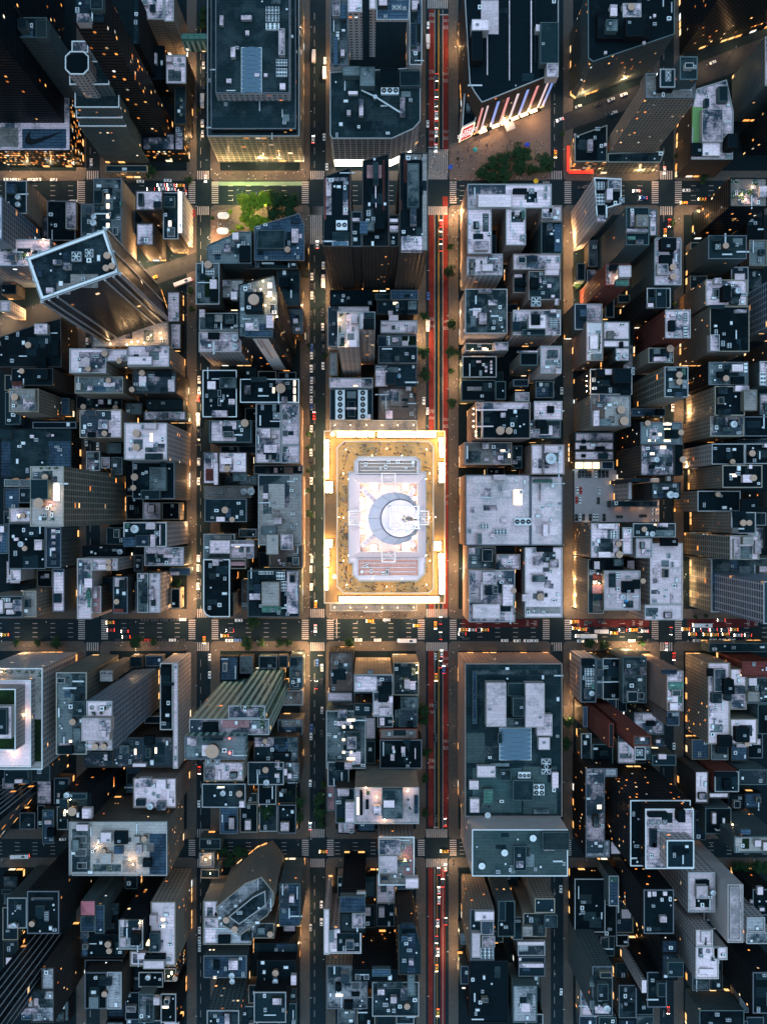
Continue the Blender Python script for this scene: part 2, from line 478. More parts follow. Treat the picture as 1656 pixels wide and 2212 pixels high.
# sheet | roof outline(s) | height[@height the outline is read at][^foot] | wall | roof | label ('' = worded from its look) | roof things
BUILDINGS = '''
a|-60,625,462,985+-60,395,412,625|31|D3|w|low store with a lit amber front and a curved tick mark on its roof|P -60 830 120 958 b;P 145 838 432 965 l;P 270 405 365 440 w; x
a|-700,-300,420,800|190@31^31|D1|k|black glass skyscraper rising behind the roof with the tick mark|
a|108,115,308,247|115|G1|d|slim grey tower with rooftop masts beside the black glass skyscraper|B 235 128 306 244 6 t;B 112 118 170 180 8 d;m 150 120 14
a|515,560,825,825|66|G2|t|stepped stone tower topped by a black eight-sided roof with white rim|t 498 540 800 770 77 G t;t 490 520 780 702 90 G t;t 455 400 716 553 106 G t;t 470,268,578,268,578,345,470,345 112 W w;t 461,335,547,335,582,368,582,452,548,487,462,487,427,453,427,368 122 W k; w
a|690,1078,962,1122|12|T2|d|low stone shop row at the foot of the stepped tower|
a|485,-80,685,150|180|D2|d|dark glass slab tower with scattered amber windows above the avenue|B 500 85 580 145 6 w;B 590 -60 670 60 5 d
a|930,870,1140,980+1140,815,1200,980|22|D3|w|shop building with grey terrace roof and amber upper storey on the avenue corner|P 980 900 1065 970 l
a|1085,360,1215,545|32|B1|w|pale roofed brick block along the narrow street below the green footbridge|B 1085 365 1120 400 4 w
a|1140,550,1215,812|26|B1|d|dark terrace roof dotted with planters beside the narrow street|G 1170 640 1190 660;G 1170 690 1190 705;G 1170 740 1190 755
a|915,-50,1070,128+1073,-50,1135,140|50|T1|w|pale roofed masonry building joined to the green footbridge|B 975 25 1010 65 3 d
a|865,-30,910,290|72|D1|d|narrow dark slab with a long thin roof left of the green footbridge|
a|930,300,1075,520|26|D1|k||
a|610,250,700,545|30|D1|k||
n|676,-60,976,445|47|Q2|t|department store with dark teal roof and a blue glass barrel skylight|t 688,-60,965,-60,965,421,688,421 53 D t;t 703,-60,945,-60,945,305,703,305 64 W t;k 786 152 853 303;C 866 18 910 42 4 2;C 866 46 910 66 4 2;C 866 72 910 92 3 2;B 908 92 928 178 4 w;C 900 190 936 212 4 2;C 900 220 936 246 4 2;B 752 152 766 184 4 w;B 786 48 820 62 3 w;B 716 48 728 80 3 w;B 738 255 754 268 2 w;B 800 98 812 112 2 w;B 830 238 845 248 2 w;B 860 238 872 248 2 w;B 912 270 930 290 2 w
a|38,1178,178,1395|46|T1|d|grey slab with a windowed east wall and two steel tanks by the avenue|S 112 1280 16;S 112 1328 16;B 40 1195 95 1260 5 l
a|-300,1285,15,1560|84|L2|w|blue glass grid tower at the left edge below the avenue|
a|-200,1560,330,1735|60|L2|w|blue glass grid block with a planted roof terrace at the left edge|G 10 1600 80 1640;G 120 1650 170 1690;L 283 1560;L 180 1660;B 20 1660 100 1700 3 w
a|310,1310,495,1570|24|K1|k||B 430 1320 495 1490 4 w
a|530,1330,608,1560+612,1165,795,1600|42|T1|g|grey-green roof with a row of four glowing skylights|K 690 1262 714 1296;K 690 1322 714 1358;K 690 1388 714 1422;K 690 1450 714 1486;S 608 1408 16;S 608 1450 20;B 612 1240 670 1330 4 d;B 560 1350 600 1390 3 w;k 735 1480 768 1530;B 780 1310 792 1340 2 v
a|885,1243,1062,1372|42|B1|w||B 1000 1310 1050 1350 5 d
a|890,1455,1002,1600|41|B1|w||
a|1065,1255,1165,1560|36|B1|d|white windowed building behind a long lit billboard facing the crossing|B 1070 1280 1140 1350 4 d;K 1095 1435 1118 1475;k 1090 1480 1140 1540
a|1168,1250,1195,1515|37|W2|d||
d|172,25,690,-165,785,128,272,312|148|A0|d|tall tilted slab with white framed dark glass sides and a white rimmed roof|F 498 15 30;F 580 -8 26;T 697 8 22;T 688 88 20;T 727 75 20;P 460 130 640 220 b;B 300 218 345 252 3 w;B 410 55 455 95 4 w;P 370 190 460 262 b;B 345 35 395 65 3 w
d|600,500,1098,440,1105,598,600,610|18|T3|b|low podium with glowing terrace lamps at the foot of the tilted slab|L 720 585;L 830 590;L 900 570;L 985 530;L 1045 515;L 860 575;L 940 580;L 1050 550
d|0,305,70,375|30|W1|w||
d|-50,560,150,490,270,452,400,420,405,740,-50,740|37|B1|k|sprawling black roofed building with one wooden tank below the diagonal street|T 183 593 19;B 225 455 310 520 5 w;B 340 560 380 665 4 k;B 240 670 300 740 4 k
d|455,617,695,778+698,622,832,700+835,600,1105,735|56|T1|w|long pale roofed row under the tilted slab with three wooden tanks|T 683 648 20;T 775 695 18;T 573 748 17;B 832 668 990 722 4 s;B 945 600 1040 632 4 w;P 460 620 515 770 s;P 515 640 690 770 w
d|490,800,805,910|45|T1|g||T 705 822 16;F 660 822 14;B 495 840 525 885 3 b;P 750 815 803 905 w;B 570 860 600 890 3 w
d|865,765,1150,910|47|B1|w||T 925 775 19;T 858 883 17;B 1010 765 1110 795 4 k;B 960 860 1000 880 3 d;B 1045 870 1090 905 3 d
d|78,745,350,860|50|B1|k|black roof edged with white pipes and one wooden tank|T 138 762 17;B 220 750 310 815 5 k;B 80 860 140 885 3 w
d|62,880,255,1032|54|T2|b|pinkish roof terrace with a wooden tank above a lattice fronted wall|T 97 933 22;B 165 880 230 960 4 b;P 80 830 150 860 r;B 190 960 225 1020 4 w
d|500,925,800,1010|15|B1|k||T 542 995 17;T 750 1000 16;B 640 950 672 978 3 w
d|950,945,1195,1020|16|D1|t||
d|522,1018,795,1200|48|T1|w||T 680 1170 18;S 680 1120 18;P 725 1015 793 1195 w;B 570 1160 615 1195 4 k;B 640 1080 700 1140 5 w;B 560 1018 620 1050 3 w
d|940,1025,1212,1085|22|G1|w||
d|812,1102,1092,1342|80|W2|s|bright white roofed block with twin wooden tanks and a lit pale east wall|T 890 1170 23;T 890 1262 23;K 975 1165 998 1225;B 945 1300 1055 1340 4 t;B 940 1105 1020 1140 4 s
d|865,1358,1140,1598|56|T1|k||T 878 1455 22;T 868 1525 18;B 975 1390 1085 1545 4 g;B 920 1540 1045 1600 4 d;B 1045 1358 1075 1385 4 d
d|0,1140,470,1460|22|K1|t|wide dark teal roof of a low hall at the left edge|P 315 1222 470 1410 l;P 0 1222 68 1460 l;B 0 1145 65 1200 4 t;B 195 1180 220 1200 2 w;B 300 1165 325 1190 2 w;B 335 1175 350 1190 2 w
d|215,1095,500,1138|24|K1|k||
d|565,1287,655,1415+660,1325,718,1398|18|G1|w||
d|728,1325,800,1440|16|G1|g||
d|700,1235,790,1300|14|G1|g||
d|200,1385,418,1778|143|Q1|b|tall pale tower with a lit roof terrace and a gridded green east wall|G 255 1390 280 1402;G 303 1390 330 1402;G 356 1390 382 1402;B 200 1470 315 1600 6 d;T 290 1455 10;T 258 1625 32;K 345 1490 388 1612;G 280 1720 305 1735;G 330 1720 355 1738;L 330 1640;L 365 1560;B 205 1490 260 1540 4 k
a|1350,1600,1560,1510,1640,1510,1640,1720,1350,1720|48|G1|g|rooftop lounge full of equipment beside the small park|B 1515 1515 1555 1560 5 s;C 1380 1620 1440 1650 4 2;B 1460 1590 1500 1640 4 w;B 1560 1600 1630 1700 4 k
b|2,1480,298,1390,330,1470,330,1700,2,1700|46|D1|l|dark blue wedge shaped roof pointing at the small park|B 20 1500 200 1620 5 t;T 218 1625 19;B 245 1490 290 1580 2 w;B 240 1420 295 1450 3 l
d|1278,60,1432,330|54|B1|g||T 1358 72 24;B 1368 165 1412 225 5 s;P 1335 150 1430 280 n;C 1340 90 1395 130 3 2;B 1370 230 1420 300 4 k
d|1435,165,1590,290|40|B1|b||B 1505 245 1545 295 5 s;B 1450 170 1500 210 4 w
d|1600,0,1940,100|40|B1|d||C 1705 25 1785 60 4 1;B 1800 10 1840 60 4 k;B 1660 30 1690 80 4 w
d|1300,385,1570,500|40|T1|g||P 1340 390 1540 480 d;B 1300 360 1335 410 4 w;B 1400 395 1450 440 3 b
d|1298,508,1575,640|60|W2|w|pale roof over a dark wall speckled with lit windows, two round tanks|S 1533 548 22;S 1533 603 20;B 1355 510 1425 550 4 k;P 1310 570 1500 630 w
e|-100,200,135,135,160,280,160,420,135,430,135,545,-100,545|133|D1|g|tall hotel with a wide white sign stripe down its dark south wall|T 0 300 34;t -60,250,60,250,60,380,-60,380 139 D d;K 88 185 118 220;K 90 240 118 276;k 100 325 138 388;F 12 430 16;F 12 465 16;L 60 175;L 90 275;L 130 290;L 150 410;L 75 335;L 45 230;B 80 400 125 480 5 w;B -60 500 120 540 6 l
e|150,100,300,340|36|B1|d||B 165 150 225 215 4 k;F 60 55 10;B 195 20 225 70 4 d
e|160,360,320,520|26|B1|g||B 255 420 285 450 4 w;B 270 480 300 500 3 w
d|1322,757,1545,1065|42|B1|k|black roof with white rim and a pale bulkhead by the narrow street|B 1430 805 1540 872 5 g;B 1352 830 1405 880 4 s;B 1380 1020 1480 1062 4 w;k 1420 885 1440 930;k 1420 940 1440 990;B 1490 945 1530 980 3 w; w
e|-90,815,295,970|41|B1|k|black roof with a broad wooden tank and three glowing skylights|T 175 878 30;K 255 822 273 862;K 255 870 273 912;K 255 920 273 962;K 118 868 136 908;B 180 930 215 968 4 w;B 140 822 190 842 3 w;B -20 800 80 830 4 t; w
e|12,975,175,1140+178,975,296,1245+12,1143,175,1362+178,1248,296,1365|38|P1|w|white L shaped roof with three dark skylights beside the parking lane|k 185 1040 222 1083;k 185 1147 222 1190;k 185 1252 222 1295;P 20 980 172 1135 k;B 40 1140 105 1200 4 w;B 65 1245 150 1295 4 w;F 145 1055 20;B 95 1310 115 1355 3 b;B 120 975 145 1030 4 g
d|1365,1085,1640,1230|40|G1|g||T 1597 1104 24;P 1380 1090 1540 1220 w;B 1430 1090 1450 1110 3 w
d|1325,1290,1425,1500+1425,1292,1610,1428|42|B1|w|patchwork roof with a red seated terrace and a wooden tank|T 1482 1400 20;B 1440 1330 1510 1370 4 s;P 1340 1400 1390 1480 r;P 1520 1300 1605 1420 s;B 1395 1365 1420 1505 4 s;B 1520 1430 1610 1480 3 g
d|1330,1512,1640,1592|20|T1|b||S 1590 1550 20;S 1637 1548 24
d|1335,1596,1610,1748|46|B1|d|dark mottled roof with two wooden tanks and skylight domes|T 1468 1670 21;T 1512 1732 17;P 1340 1600 1605 1735 d;B 1410 1715 1465 1745 3 s
e|28,1440,310,1900|38|P1|b|long pale roof running down to the avenue opposite the glowing tower|P 30 1440 232 1510 g;P 60 1500 232 1650 w;B 45 1778 145 1830 4 g;B 80 1830 160 1960 5 b;B 175 1830 255 1930 5 w;P 95 1500 200 1660 b;B 130 1720 180 1760 4 s
h|100,246,318,392|28|T1|o|brown roof terrace with a green square and two white vents|P 243 318 278 376 n;B 155 335 170 350 2 s;B 165 355 180 370 2 s;B 100 250 150 300 3 w
e|0,1378,320,1438|14|G1|d||B 75 1395 100 1428 3 w;B 105 1395 130 1428 3 d;B 130 1395 152 1428 3 w;B 195 1390 255 1430 3 o
b|495,470,1085,440,1085,790,1040,840,900,905,510,905,495,880|51|L1|t|curved blue glass mall with a window washing boom on its roof|B 578 430 688 492 6 g;B 690 435 787 560 7 g;B 822 445 940 560 4 k;B 950 460 1085 560 4 d;C 828 562 943 608 3 1;B 685 645 712 750 4 w;B 952 632 984 750 4 w;B 605 715 630 748 3 s;P 560 620 1030 790 t;P 600 790 870 850 d;Z 790 630;B 615 592 676 612 3 s;B 890 630 950 652 3 d
b|612,-80,705,80+752,-80,795,60|112@112^51|W1|w|white hotel tower whose windowed south wall overlooks the blue glass mall|t 797,-80,1022,-80,1008,132,797,132 113 W l;D 690 30 12;F 915 40 15;F 945 40 15;F 980 45 13
b|497,-60,612,425|58|W1|g|pale terraced wing stepping down beside the white hotel tower|B 510 -40 560 100 4 w;B 560 20 600 120 3 l;B 520 240 545 420 3 l;C 535 200 555 250 2 2;B 565 320 590 360 3 w
b|1012,-60,1095,425|58|W1|g|pale terraced wing between the white hotel tower and the red-lane street|B 1030 0 1075 60 3 w;B 1020 150 1060 300 3 l;B 1065 20 1090 150 3 l
b|455,1150,632,1088,635,1610,450,1610|117|B1|k|long roofed apartment wing with a white patch and red trim by the plaza|P 470 1155 612 1400 w;P 505 1180 580 1420 k;C 535 1432 608 1495 2 1;D 525 1212 8;B 470 1235 500 1275 3 s;P 620 1100 634 1370 r;P 455 1160 470 1430 r;B 510 1510 620 1560 3 t;k 510 1570 615 1605
b|706,1048,880,1000,880,1610,704,1610|117|B1|k|middle apartment wing with a purple and black pointed roof|P 736 1075 832 1160 p;P 838 1040 852 1370 r;B 775 1055 812 1200 4 t;B 790 1210 796 1290 2 w;B 792 1320 798 1350 2 s;B 790 1410 852 1490 7 k;B 690 1440 740 1520 4 l;B 740 1440 785 1500 4 g
b|950,995,1135,995,1135,1640,945,1640|117|B1|k|apartment wing with a ribbed grey roof beside the red-lane street|B 1000 1065 1075 1350 4 g;P 975 1040 1000 1190 r;P 1098 1000 1128 1640 b;P 945 1300 965 1370 r;P 985 1005 1090 1040 b;B 1020 1350 1060 1460 5 w;P 960 1540 1095 1645 w;P 1000 1470 1055 1530 k
b|636,1380,703,1610|112|B1|d|recessed dark link between the long wing and the middle apartment wing|B 640 1420 690 1440 3 w
b|881,1400,944,1610|112|B1|d|recessed dark link between the middle wing and the ribbed roofed apartment wing|B 884 1425 938 1445 4 s;B 884 1470 940 1510 3 w
e|495,235,775,340|18|K1|k||F 755 315 10;B 500 300 560 330 2 d
e|890,235,1070,300|22|G1|l||B 985 262 1015 280 2 d;P 895 238 1065 296 l
e|790,260,888,300|18|G1|d||
e|480,345,548,605|24|W1|w|pale low roof wrapped round the foot of the striped brick tower|B 500 342 550 362 3 w;B 530 455 575 515 4 d
e|550,345,750,376|24|W1|w||
e|545,378,685,608|126|W1|s|white striped tower with brick panels and a planted roof terrace|G 560 395 575 405;G 600 385 615 393;G 555 470 565 520;G 560 590 575 603;G 620 596 640 606;P 550 385 602 600 b;B 632 400 672 450 4 s;B 620 560 670 605 3 s;B 565 545 590 600 2 t;L 560 430;L 600 600
e|687,378,790,490|135|W1|s|white tower block with a dark notch, taller half of the striped pair|B 715 380 785 412 3 d;B 712 420 785 488 3 k
e|800,300,1070,395|20|B1|d||K 905 310 940 330;B 960 365 1000 395 3 k;B 1005 305 1060 360 3 g;B 875 370 905 395 3 w
e|825,435,1065,515|25|W1|s||k 895 462 922 495;B 1000 470 1050 510 3 w;B 830 440 870 460 3 s
e|880,398,940,433|26|W1|s||
e|805,530,1060,600|20|B1|g||B 810 540 860 600 4 l;P 965 535 1055 595 n;B 965 565 1005 598 3 s;B 900 545 940 575 3 w
e|810,602,1065,715|30|R1|d|dark ribbed roof behind a low red brick parapet|
e|785,720,1062,870|28|B1|w|white flaking roof with a bright blue disc|P 790 760 870 865 w;P 870 725 1055 865 d;b 945 795 13;B 990 865 1025 890 3 s
e|810,872,1030,872,1065,985,1065,1085,810,1085|24|B1|o|plain brown roof just above the glowing tower|B 890 960 1000 990 1.5 o
e|490,808,775,875|30|G1|w||F 506 818 10;K 645 852 678 866;P 700 810 770 870 w
e|495,880,775,1085|26|K1|d|rooftop cooling plant with two rows of five round fans|C 530 885 592 1078 1 5;C 678 885 740 1078 1 5;B 605 895 665 940 3 g;B 610 960 660 1060 3 d;B 740 1045 760 1075 4 s;B 600 1000 668 1012 5 w
e|490,640,545,795|12|T2|b|patio with dark parasols beside the striped tower|F 512 712 9;F 512 752 9;F 530 775 9
n|1512,-40,1820,-40,1820,235,1570,335,1545,300,1530,272|55|B1|k|great black roofed store fronting the plaza with red, white and blue light strips|P 1568 0 1625 110 s;B 1538 62 1594 98 10 s;B 1538 88 1572 196 9 k;B 1761 72 1820 206 8 t;B 1782 205 1820 250 9 w;B 1747 78 1762 100 6 s;B 1587 105 1590 242 1.5 s;B 1659 0 1662 260 1.5 s;B 1730 0 1733 235 1.5 s;B 1745 0 1748 200 1 d
b|1370,612,1440,600,1468,700,1440,792,1355,832|28|W1|k|small white corner building wearing a red billboard beside the great store|B 1385 670 1410 720 3 g
b|1390,1200,1938,1358+1390,1360,1548,1656+1640,1360,1770,1600|50|P1|w|wide pale roofed block with deep light courts facing the plaza|P 1395 1205 1640 1350 w;B 1460 1265 1680 1350 4 s;P 1490 1390 1530 1510 g;k 1500 1395 1525 1410;k 1500 1420 1525 1435;k 1500 1445 1525 1460;B 1690 1225 1780 1255 4 k;F 1810 1240 16;B 1700 1370 1730 1400 4 s;B 1745 1370 1765 1420 4 v;B 1440 1570 1530 1630 4 w;F 1755 1545 18
c|182,1340,318,1445|46|P1|w||B 190 1345 260 1420 4 w;B 235 1340 265 1385 4 s
c|182,1448,318,1656|44|G1|k|black roof with a blue glass edge right of the pale court block|B 230 1455 258 1490 4 w;P 270 1460 316 1640 l;B 195 1540 215 1640 2 k
c|485,-60,1052,-60,1052,225,520,405,487,380|57|G2|k|large black roofed block with rounded corner and lit window bands|B 550 75 890 250 4 k;B 608 125 682 200 9 g;B 735 115 852 235 9 k;B 635 25 680 100 6 w;F 655 45 15;F 655 80 15;T 770 45 22;B 715 20 835 110 5 w;B 915 88 932 108 2 s;B 845 265 865 285 2 s;B 595 330 613 348 2 s;K 740 225 790 242
c|1075,-300,1085,362,2100,40,2100,-300|120@0|K2|k|dark tower with rows of amber windows in the upper right corner|
c|835,560,1165,560,1165,690,835,690|100|T2|b|tall stepped stone tower with teal roof boxes above a neon lit corner|t 862,480,1185,480,1185,640,862,640 111 T b;t 955,450,1055,450,1055,572,955,572 118 D d;t 1085,370,1200,370,1200,522,1085,522 124 G t;F 1015 470 17;F 1015 505 17
c|400,890,612,815,612,1056,400,1056|21|Q3|k|low black roofed corner building with red neon along its foot|B 490 905 522 980 4 w;P 550 960 610 1050 d;B 595 930 612 950 3 s;B 400 868 412 880 2 s
c|616,1000,985,985,960,1060,616,1060|22|Q2|d|glass fronted shop podium under the tall stepped stone tower|
c|1195,580,1390,520,1435,730,1430,1040,1160,1040,1170,700|35|B1|w|pale roof with a bright green slope and a grey hipped hall|v 1165 705 1230 930;B 1232 710 1367 922 6 w;B 1165 930 1232 1010 3 k;B 1235 925 1350 1015 3 s;B 1340 560 1400 660 5 d;B 1400 870 1460 960 10 k;B 1250 640 1280 690 4 d
c|1640,240,1850,560|58|G1|w|blank grey slab at the right edge beside the diagonal street|
c|1475,880,2000,700,2000,1010,1500,1010|80@0|D1|k|dark teal glass tower at the right edge above the avenue|
c|527,1158,705,1165,705,1330,612,1358,612,1420,545,1445|72|W1|k|slim white windowed tower with a cluttered dark roof below the plaza avenue|B 620 1170 705 1230 5 w;B 612 1230 650 1300 6 s;P 540 1170 605 1420 k;F 712 1300 16;B 550 1400 605 1440 4 w;C 540 1180 600 1230 3 3;C 545 1260 600 1330 3 3; w
c|735,1352,885,1600|86|G1|d|grey tower with a spinning vent roof and blank pale south wall|B 805 1400 880 1475 6 b;B 770 1380 790 1470 3 w;B 750 1540 800 1560 4 v;B 810 1560 850 1585 4 w;B 745 1490 880 1510 4 w
c|887,1365,938,1540|58|G1|w||
c|920,1560,1095,1860|70|G1|w|white roofed block with twin wooden tanks at right of the grey tower|B 965 1550 1065 1625 6 k;T 1043 1740 20;T 1045 1802 20;B 940 1720 1010 1790 4 w;B 960 1660 1040 1720 4 k
c|1410,1160,1656,1160,1656,1350,1410,1350|73|D2|b|ribbed dark apartment block with a garden terrace on its roof|G 1420 1170 1460 1200;G 1470 1240 1500 1300;G 1515 1235 1560 1275;G 1555 1180 1590 1210;G 1420 1250 1450 1290;L 1490 1270;L 1515 1300;L 1560 1220;B 1610 1210 1656 1280 3 w;P 1465 1230 1610 1330 w;r 1
c|1270,1535,1520,1690|46|G1|t||T 1388 1600 19;B 1300 1535 1365 1560 4 t;F 1340 1605 16;B 1400 1580 1450 1620 4 d
c|925,1550,1090,1570|40|W1|s||
c|415,1716,470,1830|15|G1|k||
f|600,65,760,205|76|R2|w|tall red brick block with a big windmill-like vent on its roof|F 735 100 22;B 690 75 770 150 8 s;B 635 65 690 100 4 k;B 670 170 755 205 4 v;L 670 155
f|400,325,580,495|36|G1|l||B 440 360 480 405 4 l;P 480 330 575 440 w
f|475,442,585,698|45|P1|s|roof with diagonally striped white skylights over a pinkish wall|B 500 530 555 620 3 s;G 555 520 568 635;q 490 450 578 525;q 490 625 578 692
f|587,440,760,560+587,560,760,610+665,610,760,700|42|G1|s|white L shaped roof with two small steel tanks|S 735 660 16;S 687 678 14;B 615 500 660 550 4 b;B 700 570 720 610 4 k;B 668 512 690 528 3 s
f|870,222,1025,355|68|K1|k||B 930 225 1000 350 4 d;B 880 320 915 345 4 s;B 890 280 930 310 3 d
f|990,365,1155,550|75|R1|w|red brick tower with lit side windows and a blank white south wall|C 1115 380 1140 440 2 4;C 1115 460 1140 540 2 4;B 1020 430 1060 500 4 k;B 1030 390 1060 405 3 s;F 1085 410 16
f|880,612,1045,712|54|T1|d||T 1023 618 23;B 920 615 960 650 4 g;B 920 670 1000 700 4 w;C 985 680 1035 705 3 2
f|985,735,1140,935|75|Q1|d|tower with white ribbed west wall, paired wooden tanks and blank pale south wall|T 1085 787 20;T 1085 832 20;F 1122 832 13;F 1122 862 13;B 1010 735 1065 760 4 g;B 1060 900 1110 930 4 l;B 1100 740 1125 790 4 v
f|500,750,775,918|52|B2|k|black roof with four wall lamps and a windmill-like vent|F 768 763 24;B 545 750 600 800 5 k;B 600 752 645 785 4 w;B 655 745 770 840 7 k;B 580 820 632 858 2 d;B 708 883 768 920 4 k;L 480 795;L 480 828;L 480 862;L 480 895
f|505,922,765,1125|54|T1|b|brownish roof with two broad wooden tanks above a windowed tan wall|T 702 1017 25;T 721 1090 27;B 525 1020 562 1120 5 w;B 565 915 640 960 4 w;B 565 1075 640 1120 3 g;P 510 930 600 1120 o
f|405,1165,655,1222|20|G1|w||B 450 1210 475 1235 3 k
f|770,1008,990,1060|20|G1|l||B 865 1030 910 1058 3 d;B 940 1010 990 1050 4 k
f|830,1097,1100,1243|60|K2|g|tiled grey roof with four small glowing skylights and two tanks|T 880 1103 18;T 1097 1163 18;K 980 1095 1035 1118;K 880 1208 932 1225;K 983 1208 1030 1226;K 945 1165 972 1188;B 1000 1145 1085 1200 4 k;B 915 1162 935 1180 3 d;K 985 1135 1030 1148
f|830,1245,1050,1445|62|B2|w|pale square roof with one steel tank and two amber skylights|S 940 1340 16;K 960 1248 1000 1272;K 893 1293 925 1312;B 900 1325 955 1355 4 w;B 895 1375 925 1400 3 k;B 1000 1335 1035 1358 2 w
f|1052,1245,1105,1445|56|K1|k||T 1108 1340 20
f|400,1225,655,1280+400,1285,655,1345|21|B1|w||B 440 1250 480 1275 3 k;B 540 1255 600 1280 3 k;B 450 1305 475 1325 3 k;B 560 1300 620 1335 3 d
f|400,1352,570,1405|12|G1|b|glazed roof glowing pink over a low hall beside the car park|K 404 1356 460 1402;K 463 1356 515 1402;K 518 1356 566 1402
f|575,1352,655,1405|14|G1|l||
f|900,1490,1090,1600|70|D1|g|pale grey roof with two steel tanks and a steel pipe rail|S 1027 1570 22;S 1065 1573 15;B 975 1520 1015 1535 2 w;B 1005 1450 1028 1480 4 b;k 975 1520 990 1536
f|750,1462,772,1600|40|W1|s||
f|640,1610,940,1650|12|G1|g||
f|775,1462,895,1485|60|D1|d||
f|1252,168,1525,338|55|T2|w|grey roof of a stone block with lit west windows and a steel tank|S 1470 237 18;P 1300 220 1375 290 g;k 1308 225 1345 280;B 1315 155 1360 190 5 w;B 1370 205 1420 300 7 k;B 1420 280 1475 325 4 g
f|1280,342,1538,638|62|T2|k|big black roof with a red rim and a pale bulkhead|B 1285 525 1345 632 6 w;B 1450 360 1525 380 3 w;B 1290 330 1380 350 4 d
f|1272,705,1530,855|57|K2|g|grey roof with one wooden tank and checkered vents at its corner|T 1390 810 19;B 1430 720 1500 765 5 s;B 1340 765 1400 800 4 k;B 1380 720 1420 750 3 d;C 1510 710 1532 770 2 2;B 1430 800 1510 845 3 k
f|1312,862,1508,1055|58|T1|k||B 1350 865 1400 910 4 d;B 1450 858 1540 895 4 w;B 1350 1010 1420 1050 4 d;B 1505 885 1590 1020 6 b
f|1605,912,1700,1050|40|G1|w||
f|1605,700,1700,860|52|G1|w||C 1615 770 1650 850 2 3
f|1282,1060,1500,1190|55|T1|w|grey roof with a shiny steel tank between two black roofs|S 1440 1110 21;B 1325 1060 1385 1110 5 g;B 1480 1065 1500 1110 4 w;B 1370 1130 1430 1160 4 g
f|1502,1060,1700,1190|54|K1|k||
f|1460,1205,1700,1232|30|G1|l||
f|1292,1237,1508,1373|58|W1|k|black roof behind a white ribbed west wall|T 1435 1355 14
f|1510,1237,1700,1370|56|K1|k||T 1560 1300 20;B 1640 1237 1700 1260 4 w
f|1362,1377,1622,1525|68|T1|k|black roof with one wooden tank and a small glowing grille|T 1570 1460 20;K 1412 1432 1462 1455;B 1500 1440 1560 1490 4 w;B 1540 1375 1560 1400 3 s
f|1200,1545,1480,1680|50|T2|k||T 1340 1567 14;B 1490 1600 1600 1680 4 k
f|1655,1545,1760,1650|48|G1|k||
f|1700,150,1900,465|60|L2|d|blue windowed block at the right edge with amber panes|
f|1700,560,1900,690|52|B1|w|red rimmed roof at the right edge|
f|0,0,310,104|44|P1|w||B 100 10 160 40 4 l;B 190 50 210 80 3 w;P 20 20 90 90 s
f|100,112,310,300|46|P1|g|grey roof with a brown fan housing and black bulkhead|B 118 150 172 215 7 k;F 150 310 30;B 225 195 250 218 2 s;B 208 100 300 135 4 w;B 250 265 272 282 3 s;B 275 290 300 330 3 w
f|0,365,310,530|45|W2|w|pale roof with a dark square top box and white windowed south wall|B 102 395 215 485 7 s;B 120 392 178 460 9 k;C 240 415 265 475 2 4;C 268 415 293 475 2 4;B 60 490 210 530 4 d;B 245 360 280 380 4 s;B 258 505 285 532 4 s;B 0 440 50 500 4 d
f|0,110,98,255|34|P2|d||B 20 180 90 205 4 k;B 10 130 60 150 3 w
f|45,645,160,728|50|G1|k|black square roof on a grey block with blank walls|B 30 630 160 640 3 w
f|178,600,315,780|50|W1|s|white roof block above a windowed grey wall by the narrow right street|k 220 662 243 685;B 280 745 312 780 3 s
f|0,818,100,865|22|G1|d||
f|145,830,265,940|22|G1|d||B 205 840 235 865 3 g
f|12,902,105,960|30|G1|w||
f|135,960,320,1083|40|G1|w|white roof blotched with black beside a lit light court|P 140 965 315 1080 w;B 225 990 270 1035 3 k
f|0,1085,310,1202|42|G1|w|long white stained roof with a pale hatch house|B 155 1080 215 1135 5 k;B 220 1090 305 1115 3 g;B 25 1150 80 1180 3 k;k 188 1090 208 1122
e|1385,0,1620,140|44|W2|w|white roof with five small dark skylights and lit south windows|k 1475 40 1490 66;k 1530 40 1545 66;k 1500 80 1518 108;k 1575 65 1590 95;P 1400 30 1440 140 g;B 1410 50 1430 90 3 o;B 1410 105 1430 140 3 o
e|1375,228,1650,520|42|W2|g|large plain grey roof with four rows of little rails|B 1465 225 1553 247 5 w;B 1528 298 1588 332 4 w;B 1535 366 1548 378 2 s
e|1375,582,1558,634|24|W1|t|green grey terrace with lamps below the plain grey roof|L 1423 622;L 1520 622
e|1562,575,1656,630|28|W1|w||B 1570 578 1590 626 4 w
e|1357,667,1580,806|21|G1|k|black roof with a double row of tiny white hatches|B 1505 730 1520 745 1 s;B 1505 755 1520 770 1 s;B 1540 695 1553 710 1 s;B 1540 718 1553 733 1 s;B 1540 740 1553 755 1 s;B 1540 762 1553 778 1 s;B 1450 695 1480 708 2 w
e|1352,822,1570,958|19|G1|k|black roof carrying one long tan panel|B 1390 865 1485 890 2 b;B 1502 922 1574 958 3 k
e|1572,830,1640,950|26|G1|k||
e|1445,965,1800,1205|58|P2|k|black roof laced with white pipes and two wooden tanks|T 1603 1153 26;T 1662 1153 22;B 1450 1012 1650 1020 4 s;B 1485 965 1494 1195 3.5 s;B 1455 1120 1560 1127 3 s;B 1610 1035 1640 1065 4 w;P 1450 970 1790 1010 w;L 1430 1010;L 1430 1045;L 1430 1090;L 1430 1125;L 1445 1160;L 1445 1185;B 1460 1095 1475 1115 2 g
e|1370,1228,1680,1374|40|P1|b|pinkish white roof with two glowing skylights above the great pale roof|K 1605 1274 1640 1288;B 1490 1230 1530 1270 4 w;P 1560 1235 1650 1370 w;K 1655 1300 1672 1330;B 1500 1330 1530 1350 3 w
